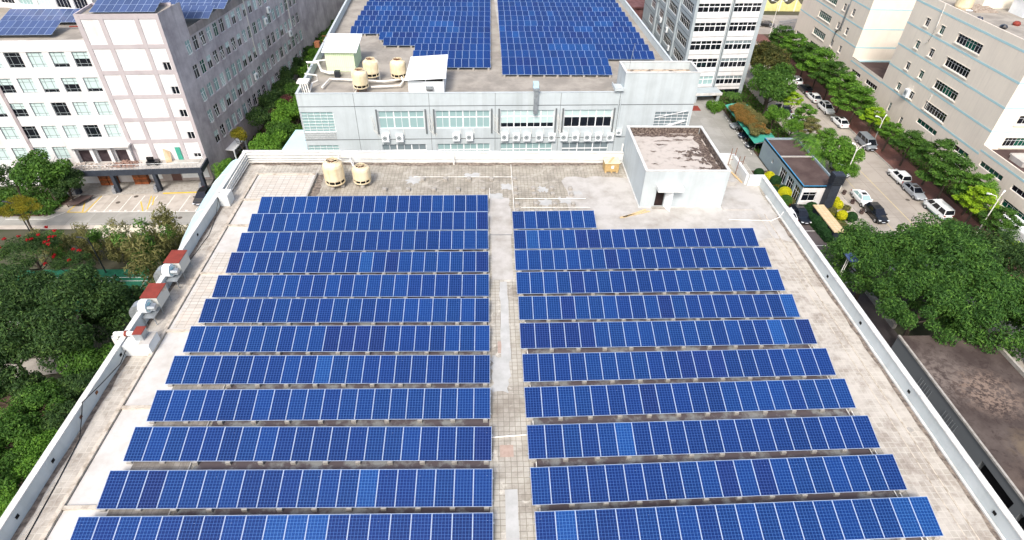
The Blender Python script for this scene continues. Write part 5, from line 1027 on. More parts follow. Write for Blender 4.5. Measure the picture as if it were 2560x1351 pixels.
def crown(kind, seed):
    k = (kind, seed)
    if k in VEG: return VEG[k]
    r = random.Random(str(k)); b = MB()
    if kind == 'broad':      # radius 1 = 7 m
        for i in range(52):
            a = r.uniform(0, 2 * pi); q = 5.7 * math.sqrt(r.random()); z = 3.6 * math.sqrt(max(0, 1 - (q / 6.5) ** 2)) * (1 if i % 3 else r.uniform(-.3, .7)) + r.uniform(-1.1, .5) - .6
            R = r.uniform(.95, 1.9); leaf_cloud(b, r, (q * cos(a), q * sin(a), z), (R, R, R * .8), int(330 * R), .37, .35, thin=.42)
    elif kind == 'round':    # 4 m
        for i in range(13):
            a = r.uniform(0, 2 * pi); q = 2.7 * math.sqrt(r.random()); z = r.uniform(-1.6, 1.9) * (1 - q / 4.2)
            R = r.uniform(1.0, 1.6); leaf_cloud(b, r, (q * cos(a), q * sin(a), z), (R, R, R * .8), 430, .38, .45, thin=.5)
    elif kind == 'small':    # 2.4 m
        for i in range(8):
            a = r.uniform(0, 2 * pi); q = 1.5 * math.sqrt(r.random()); z = r.uniform(-.9, 1.1) * (1 - q / 2.6)
            R = r.uniform(.7, 1.1); leaf_cloud(b, r, (q * cos(a), q * sin(a), z), (R, R, R * .85), 260, .30, .4, thin=.5)
    elif kind == 'tier':     # 4.5 m, layered
        for t in range(4):
            z = -1.7 + t * 1.15; q = (4.0, 3.6, 2.6, 1.3)[t]
            for i in range((9, 8, 6, 3)[t]):
                a = 2 * pi * i / (9, 8, 6, 3)[t] + r.uniform(-.3, .3); rr = q * r.uniform(.45, .95); R = r.uniform(.9, 1.4)
                leaf_cloud(b, r, (rr * cos(a), rr * sin(a), z + r.uniform(-.25, .25)), (R, R, .38), 190, .42, .2, flat=1.0, thin=.55)
    elif kind == 'feather':  # 4 m wide umbrella with fine leaves
        for i in range(20):
            a = r.uniform(0, 2 * pi); q = 3.4 * math.sqrt(r.random()); R = r.uniform(.8, 1.3)
            leaf_cloud(b, r, (q * cos(a), q * sin(a), 1.1 - .11 * q * q + r.uniform(-.4, .3)), (R, R, .5), 300, .32, .2, flat=.6, thin=.25)
    elif kind == 'bamboo':   # 5 m tall clump
        for i in range(16):
            a = r.uniform(0, 2 * pi); q = r.uniform(.1, 1.1); h_ = r.uniform(1.0, 5.6)
            leaf_cloud(b, r, (q * cos(a) * (1 + h_ * .1), q * sin(a) * (1 + h_ * .1), h_), (.55, .55, .75), 85, .42, .1, thin=.2, up=.2)
    elif kind == 'shrub':    # 1.6 m
        for i in range(7):
            a = r.uniform(0, 2 * pi); q = .9 * math.sqrt(r.random()); R = r.uniform(.5, .9)
            leaf_cloud(b, r, (q * cos(a), q * sin(a), r.uniform(.5, 1.2)), (R, R, R), 170, .27, .4, thin=.55)
    elif kind == 'ball':     # 1 m clipped ball
        leaf_cloud(b, r, (0, 0, .85), (1, 1, .95), 2600, .17, .93, thin=.6)
        b.lathe((0, 0, .85), [(0, -.85), (.6, -.65), (.85, -.2), (.88, .2), (.6, .68), (0, .86)], 16)
    elif kind == 'hedge':    # 1 x 1 x 1 box
        for _ in range(1500):
            f = r.randrange(5); x, y, z = r.uniform(-.5, .5), r.uniform(-.5, .5), r.uniform(0, 1)
            if f == 0: z = 1
            elif f == 1: x = -.5
            elif f == 2: x = .5
            elif f == 3: y = -.5
            else: y = .5
            leaf_cloud(b, r, (x, y, z), (.05, .05, .05), 1, .17, .3, thin=.6)
        b.box(-.47, -.47, 0, .47, .47, .96)
    elif kind == 'palm':
        for i in range(16):
            a = 2 * pi * i / 16 + r.uniform(-.2, .2); L = r.uniform(2.2, 3.2); up = r.uniform(.5, 1.6); pts = []
            for k_ in range(9):
                t = k_ / 8; pts.append(Vector((cos(a) * L * t, sin(a) * L * t, up * 1.6 * t - (1.2 + up) * t * t)))
            sd_ = Vector((-sin(a), cos(a), 0))
            for j in range(1, 9):
                for s_ in (-1, 1):
                    for q in (0, .5):
                        p = pts[j - 1].lerp(pts[j], q); e = p + sd_ * s_ * .75 * (1 - abs(j / 8 - .4)) + (pts[j] - pts[j - 1]) * .9 - Vector((0, 0, .25)); w_ = (pts[j] - pts[j - 1]).normalized() * .09
                        b.face([tuple(p - w_), tuple(p + w_), tuple(e)])
    me = b.mesh('crown', [M['bark']]); VEG[k] = me; return me
BASER = {'broad': 6.6, 'round': 4.0, 'small': 2.3, 'tier': 4.6, 'feather': 4.2, 'bamboo': 1.5, 'shrub': 1.6, 'ball': 1.0, 'hedge': .5, 'palm': 2.8}
LM = {'brown': leafmat('brownish_leaf', (.025, .045, .012), (.20, .17, .045), (.075, .085, .022)), 'ficus': leafmat('ficus_leaf', (0.02, 0.058, 0.016), (0.17, 0.33, 0.055), (0.06, 0.15, 0.028)), 'mango': leafmat('dark_leaf', (0.018, 0.042, 0.015), (0.13, 0.22, 0.05), (0.046, 0.10, 0.027)),
      'bright': leafmat('bright_leaf', (0.043, 0.123, 0.014), (0.232, 0.435, 0.051), (0.109, 0.246, 0.029)), 'lime': leafmat('lime_leaf', (0.131, 0.261, 0.014), (0.493, 0.667, 0.043), (0.275, 0.450, 0.022)),
      'mid': leafmat('mid_leaf', (0.023, 0.072, 0.014), (0.145, 0.290, 0.043), (0.065, 0.152, 0.023)), 'olive': leafmat('olive_leaf', (0.072, 0.080, 0.029), (0.348, 0.319, 0.131), (0.174, 0.174, 0.058)),
      'orange': leafmat('orange_leaf', (0.087, 0.102, 0.022), (0.522, 0.275, 0.072), (0.261, 0.160, 0.043)), 'gold': leafmat('golden_leaf', (0.102, 0.109, 0.014), (0.406, 0.348, 0.029), (0.217, 0.203, 0.017)),
      'clip': leafmat('clipped_leaf', (0.014, 0.051, 0.017), (0.043, 0.123, 0.032), (0.026, 0.080, 0.023)), 'yellow': leafmat('yellow_leaf', (0.348, 0.377, 0.014), (0.899, 0.812, 0.029), (0.609, 0.609, 0.022)), 'red': leafmat('red_blossom', (.28, .004, .010), (.50, .015, .02)), 'pinkl': leafmat('dusky_pink_leaf', (.05, .03, .02), (.24, .06, .07), (.10, .045, .04))}
vr = random.Random(77)
def foliage(name, kind, leaf, parent, loc, R, seed, sz=None):
    me = crown(kind, seed); o = put(name, me, parent, loc, vr.uniform(0, 6.28), local=parent is not None)
    s = R / BASER[kind]; o.scale = (s, s, s * (sz or 1)); o.material_slots[0].link = 'OBJECT'; o.material_slots[0].material = LM[leaf]; return o
def tree(name, label, x, y, zc, R, kind, leaf, seed=0, trunk=True, group='trees', lean=0, sz=None, tr=None, blossom=0, ground=G):
    t = thing(name, label, 'palm' if kind == 'palm' else 'tree', (x, y, ground), 0, group)
    H = zc - ground; foliage('crown', kind, leaf, t, (0, 0, H), R, seed % 3, sz)
    b = MB(); r0 = tr or max(.09, R * .042); top = H - .15 * R; lx = vr.uniform(-.3, .3) + lean
    b.tube([(0, 0, -.1), (lx * .3, 0, top * .4), (lx, vr.uniform(-.2, .2), top * .75), (lx * .6, 0, top)], [r0 * 1.25, r0, r0 * .85, r0 * .5], 8)
    if kind != 'palm':
        for k in range(6):
            a = 2 * pi * k / 6 + vr.uniform(-.4, .4); z0 = top * vr.uniform(.55, .8); q = R * vr.uniform(.45, .75)
            b.tube([(lx * .8, 0, z0), (lx * .8 + q * .5 * cos(a), q * .5 * sin(a), z0 + R * .25), (q * cos(a), q * sin(a), H + R * vr.uniform(-.1, .35))], [r0 * .5, r0 * .3, r0 * .08], 6)
    part('trunk', b, M['bark'], t, True)
    if blossom:
        b = MB(); rr = random.Random(seed + 9)
        for _ in range(blossom):
            a = rr.uniform(0, 6.28); q = R * .85 * math.sqrt(rr.random()); leaf_cloud(b, rr, (q * cos(a), q * sin(a), H + R * .38 - .06 * q * q / R * 2), (.24, .24, .15), 40, .17, .1, thin=.7)
        part('blossom', b, LM['red'], t, True)
    return t
g = 'large trees beside the near building'
for i, (x, y, z, R, lf, lab) in enumerate(((46.8, 54.0, -13.6, 5.6, 'ficus', 'leafy dark green tree behind the solar lamp post, at the yard edge'), (52.6, 51.8, -12.4, 6.8, 'ficus', 'broad dark green tree standing between the lawn and the brown roof, tallest of its clump'), (47.6, 45.6, -13.0, 5.4, 'ficus', 'dark green tree hanging over the corner of the brown roof'), (54.6, 44.2, -12.6, 6.4, 'ficus', 'dark green tree behind the stained patch of the brown roof'), (60.4, 50.6, -13.0, 6.2, 'mango', 'duller olive green tree at the right edge of the big clump'), (59.4, 57.6, -14.2, 4.4, 'ficus', 'dark green tree at the street side of the big clump'), (61.5, 43.0, -13.4, 6.0, 'ficus', 'dark green tree cut by the right edge, beyond the brown roof'))):
    tree('broadleaf_tree', lab, x, y, z, R, 'broad', lf, i, group=g)
tree('lime_tree', 'small bright lime green tree at the right edge behind the big dark trees', 66.9, 58.6, -15.2, 2.5, 'round', 'lime', 1, group=g)
g = 'trees left of the near building'
for i, (x, y, z, R, k, lf, lab) in enumerate(((-43.6, 45.2, -13.4, 6.3, 'broad', 'mango', 'wide dark green tree left of the blowers, largest at the left edge'), (-49.0, 46.8, -13.0, 4.8, 'broad', 'mango', 'dark green tree at the left edge, touching the widest one'), (-40.2, 48.2, -14.4, 3.8, 'round', 'mango', 'dark green tree between the green court and the widest dark tree'), (-40.0, 41.6, -15.4, 3.2, 'round', 'mid', 'mid green tree under the widest dark tree, beside the pipe elbow'), (-47.0, 41.8, -14.4, 3.8, 'round', 'mango', 'dark green tree above the grey garden path'))):
    tree('dark_tree', lab, x, y, z, R, k, lf, i, group=g)
tree('flame_tree', 'dark feathery tree with scarlet blossoms at the left edge', -54.0, 57.4, -14.2, 4.2, 'feather', 'mango', 1, blossom=15, group=g); tree('flame_tree', 'smaller dark tree with a few scarlet blossoms next to the green court', -49.2, 56.4, -15.6, 3.2, 'feather', 'mango', 2, blossom=6, group=g)
tree('golden_tree', 'flat topped golden green tree at the left edge before the parking lot', -62.8, 69.2, -15.6, 3.2, 'feather', 'gold', 0, group=g)
tree('porch_tree', 'rounded bright to dark green tree in front of the white block windows', -64.2, 77.4, -14.6, 4.6, 'round', 'mid', 0, group=g); tree('porch_tree', 'lower dark green tree at the left end of the terrace', -61.6, 77.2, -16.6, 3.0, 'round', 'mango', 1, group=g); tree('porch_tree', 'bare looking slim tree at the left edge below the windows', -68.6, 77.0, -15.0, 2.6, 'small', 'mango', 1, group=g)
# shrubs in the lower left
g = 'shrubs in the lower left garden'
sp = [(-41.4, 36.4, 2.6, 'mid', 'rounded mid green shrub beside the grey garden path'), (-45.0, 38.0, 2.8, 'mango', 'dark shrub at the left edge below the garden path'), (-43.6, 34.0, 1.4, 'pinkl', 'shrub with dusky red leaves at the left edge'), (-38.6, 34.6, 2.2, 'mango', 'dark green shrub near the looping cable'), (-39.5, 31.6, 2.2, 'bright', 'bright green shrub level with the rusty scupper'), (-36.8, 32.4, 1.9, 'bright', 'bright green shrub touching the left parapet'), (-40.6, 29.4, 2.2, 'mid', 'green shrub at the left edge, lower cluster'), (-37.6, 29.2, 2.1, 'bright', 'light green shrub in the middle of the lower left cluster'), (-35.0, 29.4, 1.9, 'mid', 'green shrub against the left wall, lower cluster'), (-38.6, 26.6, 2.2, 'bright', 'light green shrub near the bottom left corner'), (-36.0, 26.4, 2.0, 'mid', 'green shrub against the left wall near the bottom corner'), (-33.6, 27.0, 1.8, 'bright', 'bright shrub squeezed against the left wall'), (-36.6, 23.8, 2.1, 'mid', 'green shrub in the bottom left corner'), (-34.0, 24.2, 1.8, 'bright', 'bright green shrub lowest along the left wall'), (-34.9, 36.2, 1.6, 'lime', 'small lime green shrub beside the left wall below the pipe elbow'), (-33.6, 40.4, 1.7, 'mid', 'small green shrub behind the pipe elbow')]
sp += [(-44.6, 31.4, 3.0, 'mango', 'tall dark shrub cut by the left edge, middle of the lower cluster'), (-41.8, 32.6, 2.6, 'mid', 'dense green shrub behind the dusky red one'), (-38.8, 38.2, 2.4, 'mango', 'dark shrub in the shade next to the garden path end'), (-35.8, 34.0, 2.0, 'mid', 'green shrub squeezed between the parapet and the dark shrubs'), (-40.8, 27.0, 2.8, 'mid', 'tall green shrub cut by the left edge near the bottom')]
for i, (x, y, R, lf, lab) in enumerate(sp): R *= 1.12; tree('garden_shrub', lab, x, y, G + 1.9 + R * .85, R, 'round', lf, i, group=g)
g = 'bamboo along the footpath'
for i in range(14):
    x = -57 + i * 1.45; t = thing('bamboo_clump', 'olive green bamboo clump in the row between the footpath and the green court', 'bamboo', (x, 63.2 + vr.uniform(-.5, .5), G), 0, g)
    foliage('leaves', 'bamboo', ['olive', 'mid', 'olive', 'olive'][i % 4], t, (0, 0, 0), vr.uniform(1.5, 1.9), i % 3, vr.uniform(.62, .85)); b = MB()
    for k in range(7): a = k * .9; b.tube([(.2 * cos(a), .2 * sin(a), 0), (.4 * cos(a), .4 * sin(a), 2.4), (.7 * cos(a), .7 * sin(a), 3.8)], .035, 4)
    part('stems', b, M['stem'], t, True)
for i, (x, y, lab) in enumerate(((-41.2, 58.6, 'tall olive bamboo clump right beside the farther blower'), (-39.4, 56.2, 'olive bamboo clump at the corner of the green court'), (-40.0, 62.0, 'olive bamboo clump at the right end of the row'))):
    t = thing('bamboo_clump', lab, 'bamboo', (x, y, G), 0, 'bamboo by the blowers'); foliage('leaves', 'bamboo', 'olive' if i else 'mid', t, (0, 0, 0), 2.6, i, .85); b = MB()
    for k in range(6): a = k; b.tube([(.2 * cos(a), .2 * sin(a), 0), (.9 * cos(a), .9 * sin(a), 6)], .04, 4)
    part('stems', b, M['stem'], t, True)
# side alley between the white block and the far building
g = 'trees in the side alley'
k = 0
for y in range(86, 170, 5):
    k += 1; tree('alley_tree', 'bright bushy tree in the alley hedge along the far building, %s from the camera' % (NTH[k - 1] or 'first') if k <= 15 else 'bright bushy tree in the alley hedge, at the far end by the top edge', -33.6 - (y - 86) * .02 + vr.uniform(-.7, .7), y, -15.4 + vr.uniform(-.4, .6), 3.7, 'round', ['bright', 'bright', 'mid'][k % 3], k, group=g)
    if 90 < y < 168: o = tree('alley_tree', 'bushy tree hugging the far building left wall, %s from the camera' % (NTH[k - 1] or 'first') if k <= 15 else 'bushy tree hugging the far building left wall, farthest', -28.6 + vr.uniform(-.6, .6), y + 2, -16.0, 3.0, 'round', ['mid', 'bright'][k % 2], k + 1, group=g)
k = 0
for y in range(98, 168, 6):
    k += 1; tree('alley_tree', 'dark tree shading the dirty grey side wing, %s from the camera' % (NTH[k - 1] or 'first'), -38.2 + vr.uniform(-.8, .8), y, -15.6 + vr.uniform(-.5, .5), 3.3, 'round', 'mango', k, group=g)
tree('alley_tree', 'small golden green tree beside the side canopy of the grey wing', -40.4, 90.6, -15.2, 1.9, 'small', 'gold', 1, group=g); tree('alley_tree', 'dusky pink leaved tree among the bright alley hedge', -35.6, 103.2, -14.6, 1.7, 'small', 'pinkl', 1, group=g); tree('alley_tree', 'second dusky pink tree lower in the alley hedge', -36.8, 98.4, -15.6, 1.6, 'small', 'pinkl', 2, group=g)
tree('alley_tree', 'golden tree at the far end of the alley, at the top edge', -37, 172, -13, 4, 'round', 'gold', 1, group=g)
tree('corner_bush', 'large rounded bush with bright new leaves at the corner of the grey wing', -40.2, 83.4, -17.6, 2.7, 'round', 'bright', 2, group=g, trunk=False); tree('corner_bush', 'rounded dark bush just left of the bright corner one', -38.2, 80.8, -18.2, 2.0, 'small', 'mid', 2, group=g)
# street trees
g = 'street trees on the brick pavement'
st = [(72.3, 66.0, -15.4, 3.0, 'mid', 'low green street tree at the right edge by the white kiosk'), (71.8, 70.2, -14.8, 3.4, 'lime', 'yellow green street tree beside the white and green van'), (71.8, 77.2, -14.2, 4.6, 'mid', 'large dark green street tree behind the silver sedan'), (73.6, 73.4, -14.4, 3.2, 'bright', 'green street tree in front of the low beige wing'), (72.4, 82.2, -13.6, 3.8, 'mid', 'green street tree at the corner of the tall beige block'), (72.2, 88.6, -15.0, 3.2, 'mid', 'street tree just behind the parked white hatchback'), (72.0, 94.0, -15.6, 2.5, 'bright', 'small green street tree beside the grey minivan'), (71.8, 99.4, -15.2, 2.8, 'lime', 'light green street tree below the wall lamp'), (71.0, 104.8, -14.4, 4.4, 'bright', 'bright layered street tree above the white coupe'), (71.4, 110.6, -14.0, 4.2, 'bright', 'bright layered street tree before the link wing'), (71.4, 116.6, -13.8, 4.6, 'mid', 'tall layered street tree at the end of the link wing'), (71.6, 122.6, -13.6, 4.8, 'bright', 'large layered street tree in front of the north tower'), (71.4, 128.6, -14.0, 4.2, 'mid', 'layered street tree before the middle of the north tower'), (71.2, 135.0, -14.0, 4.4, 'bright', 'layered street tree, second from the far end'), (71.0, 142.0, -14.4, 4.0, 'mid', 'layered street tree at the far end of the row')]
for i, (x, y, z, R, lf, lab) in enumerate(st): tree('street_tree', lab, x, y, z, R, 'tier', lf, i, group=g, tr=.14)
g = 'trees between the street and the drive'
for i, (x, y, z, R, kd, lf, lab) in enumerate(((55.4, 108.6, -14.2, 5.2, 'round', 'mid', 'big dense green tree at the foot of the grey tower'), (57.4, 113.4, -13.8, 4.8, 'round', 'mid', 'dense green tree between the grey tower and the upper street lamp'), (58.6, 118.8, -13.2, 5.0, 'round', 'brown', 'brownish green tree right of the grey tower, near its corner'), (60.2, 125.0, -13.4, 4.8, 'round', 'brown', 'olive brown tree right of the grey tower, farther up the street'), (54.0, 101.4, -16.2, 2.6, 'round', 'bright', 'bright rounded tree behind the orange bushes'), (55.8, 97.6, -16.6, 2.2, 'round', 'bright', 'bright rounded tree between the orange bushes and the street'), (59.0, 106.4, -15.0, 2.2, 'tier', 'lime', 'small light layered tree by the street lamp'), (59.2, 100.8, -15.4, 2.8, 'tier', 'bright', 'small layered tree over the parked white car'), (58.6, 96.6, -16.0, 2.4, 'tier', 'olive', 'pale thin layered tree at the street edge'), (57.8, 84.4, -15.0, 4.0, 'round', 'bright', 'bright green tree beside the gatehouse roof and lamp'), (57.4, 80.8, -16.4, 2.3, 'round', 'bright', 'lower bright tree behind the sign tower'), (58.6, 90.6, -15.2, 2.4, 'tier', 'bright', 'small bright tree behind the palms'))):
    tree('verge_tree', lab, x, y, z, R, kd, lf, i, group=g)
for i, (x, y, z, lab) in enumerate(((55.6, 92.0, -16.0, 'palm with arching fronds behind the gatehouse, farthest'), (55.6, 88.6, -15.6, 'palm with arching fronds over the middle of the gatehouse roof'), (55.8, 85.8, -16.2, 'palm with arching fronds near the lamp by the gatehouse'))): tree('palm_tree', lab, x, y, z - .2, 3.1, 'palm', 'bright' if i else 'mid', i, group='palms behind the gatehouse', tr=.14)
tree('palm_tree', 'small palm at the right corner of the grey tower entrance', 50.6, 113.6, -17.6, 2.2, 'palm', 'mid', 3, group='palms', tr=.12)
g = 'orange bushes over the carport'
for i in range(16):
    x, y = 48.3 + vr.uniform(-.5, 2.6), 95.4 + i * .72; t = thing('carport_bush', 'orange tinted bush growing over the green carport', 'bush', (x, y, G), 0, g); foliage('leaves', 'round', 'orange' if i % 3 else 'olive', t, (0, 0, 3.1), 1.9, i % 3, .7)
for i, (x, y) in enumerate(((46.2, 110.6), (47.6, 111.6), (45.4, 112.4))): t = thing('entrance_shrub', 'green shrub in the bed at the grey tower entrance', 'shrub', (x, y, G), 0, 'entrance shrubs'); foliage('leaves', 'shrub', 'bright', t, (0, 0, .1), 1.5, i)
# clipped garden
g = 'clipped balls around the gatehouse'
for i, (x, y, R, lf, lab) in enumerate(((45.6, 84.9, 0.81, 'clip', 'dark clipped ball, farthest beside the parapet corner'), (46.9, 83.7, 0.85, 'yellow', 'bright yellow clipped ball before the first gatehouse window'), (47.4, 82.3, 0.89, 'clip', 'dark clipped ball between the two yellow ones'), (47.8, 80.0, 0.68, 'clip', 'dark clipped ball behind the nearer yellow one'), (47.3, 78.3, 1.02, 'yellow', 'large yellow clipped ball above the parked white car'), (46.6, 76.2, 0.94, 'mid', 'green rounded bush just above the parked white car'), (46.0, 79.4, 0.77, 'clip', 'brownish dark clipped ball against the parapet'), (49.9, 74.3, 0.89, 'clip', 'large dark clipped ball at the start of the sign wall'), (49.2, 70.6, 0.85, 'clip', 'dark clipped ball midway along the sign wall'), (49.3, 69.2, 0.85, 'clip', 'dark clipped ball past the middle of the sign wall'), (49.3, 67.7, 0.72, 'clip', 'smallest clipped ball at the near end of the sign wall'), (54.5, 75.2, 0.77, 'yellow', 'yellow clipped ball right of the sign tower'), (53.8, 72.3, 0.77, 'yellow', 'yellow clipped ball on the lawn beside the sign wall'), (55.0, 71.8, 0.81, 'clip', 'dark clipped ball on the lawn right of the yellow one'), (55.2, 77.0, 0.51, 'yellow', 'small yellow clipped ball at the gatehouse corner'))):
    t = thing('topiary_ball', lab, 'topiary', (x, y, G + .05), 0, g); foliage('leaves', 'ball', lf, t, (0, 0, .1), R, i % 2)
for i in range(9):
    t = thing('clipped_hedge', 'length of low dark hedge along the left foot of the sign wall', 'hedge', (48.75 + .06 * i, 74.6 - i * .95, G), 0, 'low hedge by the sign wall'); o = foliage('leaves', 'hedge', 'clip', t, (0, 0, 0), .5, i % 2); o.scale = (1.1, 1.0, .9 + .25 * (i % 2)); o.rotation_euler = (0, 0, 0)
for i, (x, y) in enumerate(((53.4, 74.4), (52.4, 73.4), (53.0, 70.8), (52.0, 71.6), (56.0, 75.0), (47.0, 80.9), (47.8, 77.2))): t = thing('low_shrub', 'low olive shrub on the lawn around the gatehouse', 'shrub', (x, y, G), 0, 'low shrubs near the gatehouse'); foliage('leaves', 'shrub', 'gold' if i % 2 else 'olive', t, (0, 0, 0), 1.1, i % 3, .6)
b = MB(); r = random.Random(4)
for _ in range(9000): x, y = r.uniform(74.7, 79), r.uniform(40, 155); leaf_cloud(b, r, (x, y, G + .2 + r.random() * .7), (.3, .3, .3), 1, .5, .2)
for _ in range(5000): x, y = r.uniform(48.4, 57), r.uniform(92.5, 125); leaf_cloud(b, r, (x, y, G + .1 + r.random() * .8), (.3, .3, .3), 1, .45, .2)
for _ in range(9000): x, y = r.uniform(-45.5, -24), r.uniform(86, 172); leaf_cloud(b, r, (x, y, G + .1 + r.random() * .9), (.3, .3, .3), 1, .55, .2)
for _ in range(9000): x, y = r.uniform(-62, -25), r.uniform(18, 41); leaf_cloud(b, r, (x, y, G + .1 + r.random() * .8), (.3, .3, .3), 1, .45, .2)
for _ in range(6000): x, y = r.uniform(-80, -63), r.uniform(73.8, 81); leaf_cloud(b, r, (x, y, G + .1 + r.random() * .5), (.3, .3, .3), 1, .45, .2)
tag(part('undergrowth', b, LM['mid']), 'low green ground planting filling the beds', 'ground cover', kind='stuff')
# ---------------------------------------------------------------- vehicles
def loft(b, secs, mi=0):
    """secs: (y, half width, z bottom, z top); rounded box rings along y"""
    R = []
    for y, hw, zb, zt in secs:
        h = zt - zb; R.append([(-hw * .86, y, zb), (-hw, y, zb + h * .28), (-hw, y, zb + h * .62), (-hw * .95, y, zt - h * .10), (-hw * .80, y, zt), (0, y, zt + .02), (hw * .80, y, zt), (hw * .95, y, zt - h * .10), (hw, y, zb + h * .62), (hw, y, zb + h * .28), (hw * .86, y, zb)])
    for A, B_ in zip(R, R[1:]):
        for k in range(len(A)): q = (k + 1) % len(A); b.face([A[k], B_[k], B_[q], A[q]], mi, True)
    b.face(R[0], mi); b.face(R[-1][::-1], mi)
SPEC = {
    'sedan': dict(b=[(-2.32, .60, .42, .78), (-2.25, .78, .30, .96), (-1.9, .87, .24, 1.00), (-1.4, .90, .22, 1.00), (-.2, .91, .20, .97), (.9, .90, .20, .95), (1.5, .88, .22, .88), (2.05, .80, .28, .76), (2.25, .66, .36, .66), (2.32, .5, .40, .58)], g=(-1.95, -1.15, .25, 1.15), zb=.95, zt=1.45, hw=.80, tw=.60, wy=(1.38, -1.38), wr=.33),
    'suv': dict(b=[(-2.22, .66, .45, .95), (-2.15, .84, .34, 1.05), (-1.6, .91, .28, 1.08), (-.2, .92, .26, 1.06), (.9, .91, .26, 1.05), (1.5, .89, .28, .98), (2.0, .82, .32, .86), (2.2, .68, .40, .74)], g=(-2.08, -1.75, .15, 1.05), zb=1.04, zt=1.66, hw=.84, tw=.66, wy=(1.35, -1.35), wr=.36),
    'van': dict(b=[(-2.40, .72, .42, 1.10), (-2.34, .84, .30, 1.22), (-1.5, .86, .28, 1.24), (1.3, .86, .28, 1.22), (1.95, .84, .30, 1.12), (2.3, .78, .36, .95), (2.40, .66, .42, .80)], g=(-2.34, -2.15, 1.05, 1.95), zb=1.2, zt=1.98, hw=.83, tw=.72, wy=(1.45, -1.35), wr=.33)}
def car(kind, x, y, rz, pm, label, glass_m='glass_dark', sunroof=False, z=G):
    s = SPEC[kind]; t = thing('parked_car' if kind != 'van' else 'parked_van', label, 'van' if kind == 'van' else 'car', (x, y, z + .005), rz, 'cars parked around the site'); P = M[pm]
    b = MB(); loft(b, s['b']); part('body', b, P, t, True)
    y0, y1, y2, y3 = s['g']; zb, zt, hw, tw = s['zb'], s['zt'], s['hw'], s['tw']; b = MB()
    A = [(-hw, y0, zb), (hw, y0, zb), (hw, y3, zb - .02), (-hw, y3, zb - .02)]; T = [(-tw, y1, zt), (tw, y1, zt), (tw, y2, zt), (-tw, y2, zt)]
    # roof crowned, four pillars' sheets
    ym = (y1 + y2) / 2; b.face([T[0], T[1], (tw, ym, zt + .03), (-tw, ym, zt + .03)], 0, True); b.face([(-tw, ym, zt + .03), (tw, ym, zt + .03), T[2], T[3]], 0, True)
    for i in range(4): j = (i + 1) % 4; b.face([A[i], A[j], T[j], T[i]])
    for sx in (-1, 1): b.face([(sx * tw, y1, zt), (sx * tw, ym, zt + .03), (sx * tw, y2, zt)])
    part('roof', b, P, t, True)
    def pane(name, q, inset=.08, off=.012):
        c = sum((Vector(p) for p in q), Vector()) / len(q); n = (Vector(q[1]) - Vector(q[0])).cross(Vector(q[3]) - Vector(q[0])).normalized()
        if n.dot(c - Vector((0, (y0 + y3) / 2, zb))) < 0: n = -n
        m = MB(); m.face([tuple(Vector(p).lerp(c, inset) + n * off) for p in q]); part(name, m, M[glass_m], t, True)
    pane('rear_window', [A[0], A[1], T[1], T[0]], .12); pane('windscreen', [A[2], A[3], T[3], T[2]], .10)
    for sx in (-1, 1):
        def L(f): return (sx * hw, y0 + (y3 - y0) * f, zb - .01), (sx * tw, y1 + (y2 - y1) * f, zt)
        cuts = (0.0, .52, 1.0) if kind != 'van' else (0, .36, .72, 1.0)
        for f0, f1 in zip(cuts, cuts[1:]): a, d = L(f0); c, e = L(f1); pane('side_window', [a, c, e, d], .13)
    for wy in s['wy']:
        for sx in (-1, 1):
            m = MB(); m.tube([(sx * .66, wy, s['wr']), (sx * .90, wy, s['wr'])], s['wr'], 18, sm=True); o = part('wheel', m, M['tyre'], t, True)
            m = MB(); m.tube([(sx * .88, wy, s['wr']), (sx * .912, wy, s['wr'])], s['wr'] * .64, 14); part('rim', m, M['rim'], o, True)
    yf, yr = s['b'][-1][0], s['b'][0][0]; zl = s['b'][-1][3]
    for sx in (-1, 1):
        m = MB(); m.box(sx * .62 - .16, yf - .30, zl - .02, sx * .62 + .16, yf - .02, zl + .10); part('headlight', m, M['lamp_glass'], t, True)
        m = MB(); m.box(sx * .66 - .13, yr - .01, s['b'][1][3] - .25, sx * .66 + .13, yr + .16, s['b'][1][3] - .06); part('tail_light', m, M['tail'], t, True)
        m = MB(); m.box(sx * (hw + .12) - .08, y3 - .30, zb - .02, sx * (hw + .12) + .08, y3 - .16, zb + .12); part('mirror', m, P, t, True)
    m = MB(); m.box(-.24, yf - .03, .45, .24, yf + .012, .57); part('number_plate', m, M['plate'], t, True)
    m = MB(); m.box(-.55, yf - .1, zl - .14, .55, yf + .006, zl - .04); part('radiator_grille', m, M['black'], t, True)
    if sunroof: m = MB(); m.face([(-.4, ym - .05, zt + .045), (.4, ym - .05, zt + .045), (.4, y2 - .08, zt + .035), (-.4, y2 - .08, zt + .035)]); part('sunroof', m, M['glass_dark'], t, True)
    if kind == 'van': m = MB(); loft(m, [(a, c * 1.008, d, d + .42) for a, c, d, e in s['b']]); part('lower_stripe', m, M['van_green'] if pm == 'car_white' else P, t, True)
    return t
S_ = pi   # facing the camera
car('sedan', 59.55, 77.2, S_, 'car_white', 'white sedan with a dark sunroof parked on the near side of the street', 'glass_teal', True)
car('suv', 69.35, 84.1, 0, 'car_white', 'white hatchback parked in front of the silver sedan', sunroof=False)
car('sedan', 69.25, 79.4, S_, 'car_silver', 'silver sedan parked between the white hatchback and the van', sunroof=True)
car('van', 69.7, 73.9, .05, 'car_white', 'white van with grey green lower sides parked at the kerb')
car('suv', 59.5, 72.9, S_, 'car_black', 'black car half hidden by the big tree on the street')
car('sedan', 69.3, 105.2, 0, 'car_white', 'white sedan nearest of the upper kerbside group', sunroof=True)
car('suv', 69.35, 111.2, S_, 'car_white', 'white car facing the camera in the upper kerbside group', sunroof=True)
